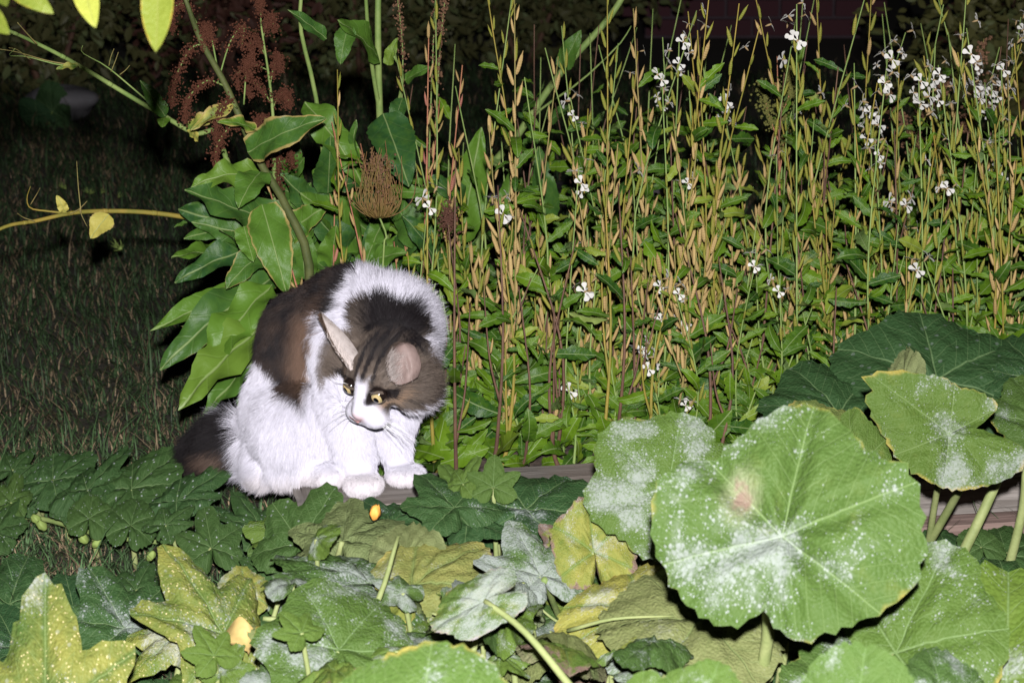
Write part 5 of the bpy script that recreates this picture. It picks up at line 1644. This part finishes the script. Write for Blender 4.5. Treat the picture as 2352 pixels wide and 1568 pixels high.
for k, (a, b, n) in enumerate((((520, 200), (430, 230), 150), ((500, 160), (470, 60), 220), ((560, 240), (575, 130), 200), ((575, 300), (500, 330), 130), ((470, 100), (400, 190), 160), ((455, 60), (400, 20), 120), ((545, 250), (500, 270), 160), ((430, 10), (470, -60), 120), ((500, 190), (560, 60), 90))):
    p0, p1 = P(a[0], a[1], 3.24), P(b[0], b[1], 3.2 + .02 * (k % 3))
    pth = smooth_path([p0, (p0 + p1) / 2 + np.array([0, 0, .02]), p1, p1 + np.array([-.005, 0, -.035])], 10)
    stem_obj(dock, pth, .0016, .0006, M_STEM_G, 'branch', 5)
    seed_spray(dock, pth[2:], int(n * 4), .0080, .0018, M_SEED, k)
dk2 = thing('dock_plant', 'rust-brown dock seed stalk standing right of the big dock leaves', 'dock plant', np.array([P(640, 500, 3.38)[0], 3.38, 0]))
sp2 = smooth_path([np.array(dk2.location), P(632, 480, 3.38), P(630, 330, 3.36), P(622, 210, 3.36), P(600, 60, 3.34)], 18)
stem_obj(dk2, sp2, .005, .0015, M_STEM_G, 'stem', 6)
for k, (a, b, n) in enumerate((((624, 240), (570, 190), 170), ((626, 250), (660, 215), 170), ((620, 200), (640, 130), 190), ((610, 130), (575, 90), 170), ((604, 90), (625, 40), 170), ((628, 300), (590, 275), 130), ((630, 330), (668, 350), 90), ((600, 60), (596, -10), 120), ((640, 350), (640, 430), 120), ((650, 380), (612, 350), 90), ((612, 160), (545, 170), 130))):
    p0, p1 = P(a[0], a[1], 3.36), P(b[0], b[1], 3.33 + .02 * (k % 3))
    pth = smooth_path([p0, (p0 + p1) / 2 + np.array([0, 0, .012]), p1, p1 + np.array([.002, 0, -.022])], 9)
    stem_obj(dk2, pth, .0013, .0005, M_STEM_G, 'branch', 5)
    seed_spray(dk2, pth[1:], int(n * 4), .0075, .0018, M_SEED, 30 + k)
# curled brown-edged leaves on the stalk
plant_leaf(dock, broad_me[1], (570, 350), (712, 262), 3.2, 3.12, 20, .75, edge=.75, yellow=.2)
plant_leaf(dock, broad_me[0], (535, 240), (436, 292), 3.22, 3.18, 0, .6, edge=.9, yellow=.55)
plant_leaf(dock, dock_me[1], (590, 300), (520, 262), 3.2, 3.14, 0, 1.1, edge=.9, yellow=.4)
# third dock: tall green stem in front of the board
dk3 = thing('dock_plant', 'tall dock with a thick green stem and big drooping holed leaves, between cat and boards', 'dock plant', np.array([P(890, 500, 3.6)[0], 3.6, 0]))
stem_obj(dk3, smooth_path([np.array(dk3.location), P(884, 500, 3.55), P(872, 260, 3.5), P(868, 60, 3.48), P(870, -60, 3.48)], 18), .0075, .005, M_STEM_G, 'stem', 8)
stem_obj(dk3, smooth_path([P(880, 300, 3.52), P(850, 120, 3.45), P(838, -40, 3.4)], 9), .0045, .003, M_STEM_G, 'branch', 6)
stem_obj(dk3, smooth_path([P(770, 620, 3.5), P(730, 250, 3.45), P(690, 60, 3.4), P(700, -60, 3.4)], 12), .0045, .003, M_STEM_G, 'branch', 6)
stem_obj(dk3, smooth_path([P(900, 300, 3.5), P(925, 180, 3.45), P(905, 130, 3.4)], 7), .0035, .002, M_STEM_G, 'branch', 6)
for i, (A, T, YA, YT, roll, w, pr) in enumerate([
    ((868, 130), (792, 40), 3.45, 3.36, 0, .95, dict()), ((800, 60), (778, 140), 3.40, 3.36, 0, 1.0, dict()),
    ((700, 235), (850, 405), 3.4, 3.3, 0, .55, dict()), ((880, 262), (938, 415), 3.36, 3.25, 0, .98, dict()),
    ((925, 225), (900, 290), 3.45, 3.4, 0, .9, dict()), ((750, 90), (668, 20), 3.4, 3.36, 0, .6, dict()),
    ((930, 185), (985, 150), 3.45, 3.42, 0, .9, dict()), ((890, 150), (905, 90), 3.45, 3.43, 0, .8, dict()),
    ((780, 540), (650, 400), 3.45, 3.38, 0, .8, dict()), ((830, 560), (705, 440), 3.42, 3.34, 0, .95, dict()),
    ((800, 600), (735, 480), 3.4, 3.32, 0, .9, dict(yellow=.2)), ((730, 430), (800, 330), 3.5, 3.45, 0, .8, dict()),
    ((760, 430), (860, 405), 3.4, 3.36, 10, .6, dict(edge=.6)), ((960, 560), (900, 440), 3.45, 3.4, 0, .9, dict()),
    ((1000, 540), (1050, 390), 3.5, 3.46, 0, .7, dict()), ((1060, 560), (1100, 300), 3.55, 3.5, 0, .55, dict()),
    ((1000, 600), (950, 500), 3.4, 3.34, 0, .8, dict()), ((1160, 560), (1172, 395), 3.5, 3.46, 0, .7, dict()),
    ((1255, 520), (1242, 345), 3.6, 3.55, 0, .65, dict()), ((700, 640), (690, 520), 3.3, 3.26, 0, .9, dict()),
    ((760, 640), (770, 520), 3.36, 3.3, 0, .9, dict()), ((860, 640), (850, 520), 3.4, 3.36, 0, .9, dict()),
    ((660, 560), (690, 430), 3.45, 3.4, 0, .9, dict()), ((930, 660), (960, 590), 3.4, 3.34, 0, .9, dict()),
    ((900, 620), (960, 520), 3.5, 3.44, 0, .9, dict(yellow=.2)), ((1070, 480), (1010, 400), 3.5, 3.44, 0, .9, dict(yellow=.15)),
]):
    plant_leaf(dk3, broad_me[i % 3] if w > .6 else dock_me[i % 5], A, T, YA, YT, roll, w if w > .6 else w * 1.8, **pr)
for i in range(34):
    x, y = rp.uniform(660, 1010), rp.uniform(400, 650); Y = rp.uniform(3.34, 3.62); an = rp.normal() * .8
    ll = rp.uniform(70, 150)
    plant_leaf(dk3, (broad_me + dock_me)[int(rp.integers(0, 8))], (x, y), (x + ll * math.sin(an), y - ll * math.cos(an) * rp.choice([1, .8, -.7])), Y, Y - rp.uniform(.02, .09), rp.uniform(-40, 40), rp.uniform(.7, 1.2), yellow=max(0, rp.normal() * .12), edge=max(0, rp.normal() * .3))
for i in range(16):
    x, y = rp.uniform(560, 680), rp.uniform(470, 860); Y = rp.uniform(3.16, 3.32); an = -1.2 + rp.normal() * .7
    ll = rp.uniform(110, 210)
    plant_leaf(dock, dock_me[i % 5], (x, y), (x + ll * math.sin(an), y + ll * abs(math.cos(an)) * .8 * rp.choice([1, 1, -.6])), Y, Y - rp.uniform(.02, .12), rp.uniform(-50, 50), rp.uniform(.8, 1.5), yellow=max(0, rp.normal() * .15), edge=max(0, rp.normal() * .4))
def sprig(name, label, cat, base, paths, mats, n, spread, size, sm):
    t = thing(name, label, cat, base)
    for k, (pp, Y) in enumerate(paths):
        pts = smooth_path([P(x, y, Y) for x, y in pp], 12)
        stem_obj(t, pts, .0016 if k else .0030, .0007, sm, 'stem' if k == 0 else 'branch', 5)
        if n[k]: seed_spray(t, pts[3:], n[k], spread, size, mats, 60 + k)
    return t
sprig('sorrel', 'greenish brown sorrel seed plume above the flowers in the stand', 'sorrel', G(1800, 900, .06), [([(1800, 900), (1792, 500), (1785, 130)], 3.5), ([(1788, 420), (1800, 300), (1780, 190)], 3.5), ([(1790, 330), (1765, 260), (1752, 190)], 3.5), ([(1788, 280), (1815, 210), (1812, 150)], 3.5)], M_SEEDG, [0, 330, 260, 260], .011, .0026, M_STEM_R)
sprig('sorrel', 'pink-brown sorrel seed plume among the white flowers', 'sorrel', G(2200, 900, .06), [([(2150, 900), (2140, 500), (2060, 280)], 3.75), ([(2140, 460), (2110, 280), (2180, 190)], 3.75), ([(2140, 420), (2230, 260), (2290, 240)], 3.75), ([(2140, 380), (2060, 260), (2040, 230)], 3.75), ([(2210, 420), (2240, 200), (2260, 90)], 3.75)], M_SEEDB, [120, 280, 300, 280, 170], .012, .0034, M_STEM_T)
sprig('sorrel', 'narrow brown seed spike beside the thick green dock stem', 'sorrel', G(960, 900, .06), [([(985, 800), (985, 400), (1000, -20)], 3.5), ([(920, 300), (925, 120), (910, -30)], 3.5), ([(1000, 300), (1010, 120), (1025, -30)], 3.5)], M_SEEDB, [150, 160, 220], .0065, .0024, M_STEM_G)
# withered upturned umbel
um = thing('dried_umbel', 'withered brown umbel closing upward like a nest, above the cat', 'seed head', np.array([P(870, 560, 3.15)[0], 3.15, .03]))
uc = P(872, 500, 3.15)
stem_obj(um, smooth_path([np.array(um.location), P(880, 600, 3.15), P(888, 545, 3.15), uc], 10), .0018, .0015, M_STEM_G)
M_UMB = mat_stalk('umbel_ray', (.13, .105, .025), (.15, .075, .032))
for k in range(70):
    a = k * 2.4 + rp.normal() * .2; q = math.sqrt((k + .5) / 70) * rp.uniform(.75, 1.12)
    o_ = np.array([math.cos(a), math.sin(a), 0]) * q
    top = uc + np.array([0, 0, .035 + .075 * rp.random()]) + o_ * rp.uniform(.020, .050)
    pts = smooth_path([uc, uc + o_ * .042 * .6 + np.array([0, 0, .006]), uc + o_ * .046 + rp.normal(size=3) * .003 + np.array([0, 0, .030]), top + rp.normal(size=3) * .007], 9)
    stem_obj(um, pts, .0009, .0005, M_UMB, 'ray', 5)
seed_spray(um, [uc + np.array([0, 0, .05]), uc + np.array([0, 0, .075]), uc + np.array([0, 0, .095])], 260, .022, .0022, M_SEEDB, 99, 0)
dh = thing('dried_flower_head', 'dark brown shaggy dead flower head between the podded stalks', 'seed head', np.array([P(1035, 560, 3.2)[0], 3.2, .06]))
hc_ = P(1030, 510, 3.2)
stem_obj(dh, smooth_path([np.array(dh.location), P(1033, 600, 3.2), hc_], 8), .002, .0016, M_STEM_T)
seed_spray(dh, [hc_ - np.array([0, 0, .012]), hc_ + np.array([0, 0, .02])], 420, .011, .0022, flat_mat('dead_floret', (.085, .040, .028), .9, .1, .4, 300), 98, 0)

# ------------- long bare stalks reaching out to the left
def bare_stalk(label, path, Y0, Y1, r0, r1, mat, twigs, leaves, base):
    t = thing('bolted_stalk', label, 'stalk', base)
    n = len(path)
    c = [np.array(base)] + [P(x, y, Y0 + (Y1 - Y0) * i / (n - 1)) for i, (x, y) in enumerate(path)]
    pts = smooth_path(c, 30); stem_obj(t, pts, r0, r1, mat, 'stem', 8)
    # joints
    for q in (.35, .5, .65, .8):
        i = int(q * 29); d = nrm(pts[i + 1] - pts[i]); rr = r0 + (r1 - r0) * q
        stem_obj(t, [pts[i] - d * .004, pts[i] - d * .0015, pts[i] + d * .0015, pts[i] + d * .004], rr * 1.1, rr * 1.1, mat, 'joint', 8)
    for k, (tw, rr) in enumerate(twigs):
        p_ = smooth_path([P(x, y, Y0 + (Y1 - Y0) * f) for x, y, f in tw], 12)
        stem_obj(t, p_, rr, .0004, mat if rr > .0012 else M_STEM_T, 'twig', 5)
    for (A, T, f, w, me, pr) in leaves:
        plant_leaf(t, me, A, T, Y0 + (Y1 - Y0) * f - .01, Y0 + (Y1 - Y0) * f - .03, 0, w, **pr)
    return t
bx = np.array([P(620, 500, 3.5)[0], 3.5, 0])
bare_stalk('long pale bolted stalk slanting up to the left from the dock leaves', [(520, 362), (440, 305), (300, 222), (180, 150), (85, 100), (0, 62), (-50, 40)], 3.36, 3.05, .0050, .0022, M_STEM_G,
    [([(378, 266, .35), (290, 190, .4), (240, 150, .45), (190, 122, .5), (190, 105, .55)], .0018), ([(180, 152, .6), (130, 148, .65), (60, 130, .7), (22, 128, .75), (35, 112, .8)], .0016),
     ([(180, 152, .6), (110, 140, .65), (40, 120, .75), (-10, 112, .8)], .0012), ([(85, 102, .75), (60, 75, .8), (40, 52, .85)], .0012), ([(255, 165, .45), (265, 140, .45), (272, 120, .45)], .0008), ([(70, 138, .7), (40, 115, .75), (20, 110, .8)], .0007), ([(275, 172, .45), (290, 160, .45), (298, 150, .45)], .0007), ([(250, 152, .45), (255, 130, .45), (262, 112, .45)], .0007)],
    [((380, 268), (325, 185), .36, 1.25, dock_me[0], {}), ((182, 152), (130, 150), .58, 1.1, dock_me[1], dict(yellow=.5, edge=.4)), ((378, 270), (372, 290), .36, 1.8, broad_me[0], {}), ((430, 300), (500, 250), .25, .8, broad_me[1], dict(yellow=.5, edge=.8)), ((455, 318), (430, 300), .25, 1.4, broad_me[2], dict(yellow=.6))], bx)
bx2 = np.array([P(640, 640, 3.52)[0], 3.52, 0])
bare_stalk('long amber bolted stalk arching low to the left over the lawn', [(505, 520), (430, 500), (330, 487), (230, 485), (160, 490), (80, 508), (20, 518), (-40, 545)], 3.36, 3.1, .0048, .0026, M_STEM_Y,
    [([(160, 490, .6), (110, 485, .65), (70, 478, .7), (62, 455, .75), (70, 428, .8)], .0022), ([(160, 492, .6), (182, 480, .6), (200, 462, .6)], .0010), ([(186, 488, .6), (180, 430, .6), (176, 370, .6)], .0011), ([(182, 480, .6), (190, 500, .6), (200, 520, .6)], .0007), ([(80, 508, .8), (55, 500, .8), (40, 490, .85)], .0008), ([(70, 470, .72), (85, 445, .75), (92, 432, .8)], .0008)],
    [((250, 492), (205, 545), .5, 1.6, broad_me[0], dict(yellow=.8, edge=.5)), ((150, 488), (135, 455), .6, 1.6, dock_me[2], dict(yellow=.75)), ((440, 505), (470, 480), .1, 1.5, broad_me[1], {}), ((430, 510), (400, 520), .1, 1.0, dock_me[0], {})], bx2)
dg = thing('bolted_stalk', 'thick pale green stalk leaning diagonally behind the podded rocket', 'stalk', np.array([P(1080, 560, 3.9)[0], 3.9, 0]))
stem_obj(dg, smooth_path([np.array(dg.location), P(1110, 440, 3.9), P(1190, 310, 3.88), P(1290, 165, 3.86), P(1400, 40, 3.84), P(1460, -60, 3.84)], 22), .0085, .0055, M_STEM_G, 'stem', 8)
stem_obj(dg, smooth_path([P(1195, 300, 3.88), P(1250, 245, 3.84), P(1330, 190, 3.8), P(1420, 105, 3.78), P(1450, 60, 3.78)], 10), .0028, .001, M_STEM_G, 'branch', 6)
for (A, T, w) in (((1290, 160), (1330, 70), .9), ((1235, 300), (1190, 255), .8), ((1260, 280), (1310, 240), .9), ((1200, 330), (1250, 320), .9)): plant_leaf(dg, broad_me[0], A, T, 3.84, 3.82, 0, w)
# ---------------------------------------------------------------- overhanging twig near the lens, top left
ov = thing('overhanging_branch', 'lime green leaves of an overhanging branch hanging into the top left corner', 'branch', P(200, -160, 1.75))
ovw = lambda v: .21 * math.sin(PI * min(1, v ** .8)) ** .75 + .003
over_me = [strap_leaf('overhanging_leaf', 140 + i, M_OVER, ovw, 14, 6, wave=.012, curl=.4 * (i + 1) - .4, cup=.15) for i in range(3)]
tw_ = smooth_path([P(-260, -90, 1.8), P(-40, -75, 1.78), P(200, -110, 1.75), P(380, -110, 1.72), P(520, -190, 1.7)], 16)
stem_obj(ov, tw_, .003, .002, M_STEM_G, 'twig', 6)
for i, (A, T, w, roll, pr) in enumerate((((366, -70), (358, 120), .85, 0, dict(yellow=.15, edge=.5)), ((185, -60), (212, 52), .9, 0, dict(edge=.3)), ((20, -45), (98, 14), .85, 0, dict(edge=.5)), ((0, -40), (16, 16), .8, 0, dict()), ((-40, 20), (8, 68), .9, 0, dict(yellow=.3)))):
    plant_leaf(ov, over_me[i % 3], A, T, 1.74, 1.70, roll, w, tw=np.array([0, -1, .25]), **pr)
    q = P(A[0], A[1], 1.74)
    stem_obj(ov, [q, q + np.array([.004, 0, .02]), tw_[np.argmin(np.linalg.norm(tw_ - q, axis=1))]], .0012, .0016, M_STEM_G, 'leaf_stalk', 5)

# ---------------------------------------------------------------- far shrubs, pale stone, weed
M_HEDGE = mat_strap('shrub_leaf', (.022, .026, .009), (.055, .048, .016), (.10, .10, .04), (.12, .06, .04), .5, 6.0)
M_HEDGER = flat_mat('bronze_shrub_leaf', (.070, .030, .022), .6, .25, .5, 12)
hw_ = lambda v: .20 * math.sin(PI * min(1, v ** .9)) ** .8 + .003
def leaf_mass(c, R, n, L, mat, seed, squash=1.0):
    """Crown of separate leaf-sized blades spread through a volume."""
    r = np.random.default_rng(seed)
    d = r.normal(size=(n, 3)); d /= np.linalg.norm(d, axis=1)[:, None]
    lump = 1 + .28 * np.sin(d[:, 0] * 5 + seed) * np.sin(d[:, 2] * 6 + seed * 2) + .18 * np.sin(d[:, 1] * 9)
    pos = c + d * R * (lump * (r.random(n) ** .45))[:, None]
    pos[:, 2] = np.maximum(pos[:, 2], .02)
    y = r.normal(size=(n, 3)) + d * .9 + [0, 0, -.2]; y /= np.linalg.norm(y, axis=1)[:, None]
    nn = r.normal(size=(n, 3)) + [0, -.6, .8]; nn -= y * (nn * y).sum(1)[:, None]; nn /= np.linalg.norm(nn, axis=1)[:, None]
    x = np.cross(y, nn); s = L * r.uniform(.6, 1.3, n)[:, None]
    prof = [(0, 0, 0), (.20, .35, .03), (.19, .65, .02), (0, 1, -.08), (-.19, .65, .02), (-.20, .35, .03), (0, .5, -.03)]
    V = np.stack([pos + s * (x * a + y * b + nn * q) for a, b, q in prof], 1)
    b_ = (np.arange(n) * 7)[:, None]
    F = np.concatenate([b_ + t for t in ([0, 1, 6], [1, 2, 6], [2, 3, 6], [3, 4, 6], [4, 5, 6], [5, 0, 6])])
    return mk_mesh('crown', V.reshape(-1, 3), F, mat, smooth=False)
def shrub(label, c, R, n, L, mat, seed):
    t = thing('shrub', label, 'shrub', (c[0], c[1], 0))
    tag(link('foliage', leaf_mass(np.asarray(c, float), np.asarray(R, float), n, L, mat, seed), t, Matrix.Translation(-Vector(t.location))), kind='stuff')
    for k in range(4):
        a = k * 1.6 + seed
        stem_obj(t, smooth_path([np.array([c[0] + .04 * math.cos(a), c[1] + .04 * math.sin(a), -.02]), np.array([c[0] + R[0] * .25 * math.cos(a), c[1] + R[1] * .25 * math.sin(a), c[2] * .6]), np.array([c[0] + R[0] * .55 * math.cos(a), c[1] + R[1] * .5 * math.sin(a), c[2] + R[2] * .3])], 7), .014, .005, M_STEM_P, 'stem', 6)
    return t
shrub('dark shrub with dull green leaves at the far left end of the lawn', (-1.75, 7.75, .42), (.55, .40, .42), 3400, .060, M_HEDGE, 1)
shrub('bronze-leaved shrub between the dull green shrubs at the end of the lawn', (-1.15, 8.0, .45), (.45, .40, .50), 2600, .055, M_HEDGER, 2)
shrub('dull green shrub behind the rust-brown dock seeds', (-.60, 8.2, .42), (.50, .40, .50), 2800, .060, M_HEDGE, 3)
shrub('dark shrub behind the thick green dock stem', (.05, 8.7, .35), (.60, .40, .42), 2600, .060, M_HEDGE, 4)
shrub('bronze-leaved shrub far behind the white rocket flowers', (2.35, 8.0, .40), (.60, .40, .45), 2600, .060, M_HEDGER, 5)
shrub('dark green shrub at the far right behind the white flowers', (1.75, 7.0, .22), (.45, .35, .26), 2000, .055, M_HEDGE, 6)
# pale stone half hidden by a broad weed leaf
def stone(c, R, seed, mat):
    bm = bmesh.new(); bmesh.ops.create_icosphere(bm, subdivisions=4, radius=1)
    r = np.random.default_rng(seed); K_ = r.normal(size=(6, 3)) * 2.4; ph = r.uniform(0, 6, 6)
    for v in bm.verts:
        p_ = np.array(v.co); f = 1 + .07 * np.sin(K_ @ p_ + ph).sum() / 2
        v.co = Vector(p_ * f * R)
    me = bpy.data.meshes.new('stone'); bm.to_mesh(me); bm.free(); me.materials.append(mat)
    me.polygons.foreach_set('use_smooth', np.ones(len(me.polygons), bool))
    o = link('stone', me); o.location = tuple(c); return o
sc_ = G(140, 268, 0)
tag(stone(sc_ + np.array([0, .02, .045]), np.array([.13, .09, .06]), 4, flat_mat('pale_stone', (.16, .155, .165), .9, .1, .15, 30, .5)), 'pale rounded stone lying in the dark grass behind a broad weed leaf', 'stone')
wd_ = thing('broad_weed', 'dark broad-leaved weed standing in front of the pale stone on the lawn', 'weed', sc_ + np.array([-.02, -.10, -sc_[2]]))
put_leaf(wd_, pal('round', 1), sc_ + np.array([-.01, -.08, .03]), sc_ + np.array([-.02, -.05, .135]), 0, .62, toward=np.array([0, -1, .3]), tone=.1, mildew=0, yellow=0, edge=.15, brown=0, speck=0)
put_leaf(wd_, pal('round', 2), sc_ + np.array([-.06, -.10, .02]), sc_ + np.array([-.12, -.10, .07]), 0, .6, toward=np.array([0, -1, .3]), tone=.0, mildew=0, yellow=0, edge=0, brown=0, speck=0)
stem_obj(wd_, [np.array(wd_.location) - [0, 0, .01], sc_ + np.array([-.01, -.085, .03])], .004, .003, M_STEM_G, 'stem', 6)
# dry straws fallen on the grass
st = Join()
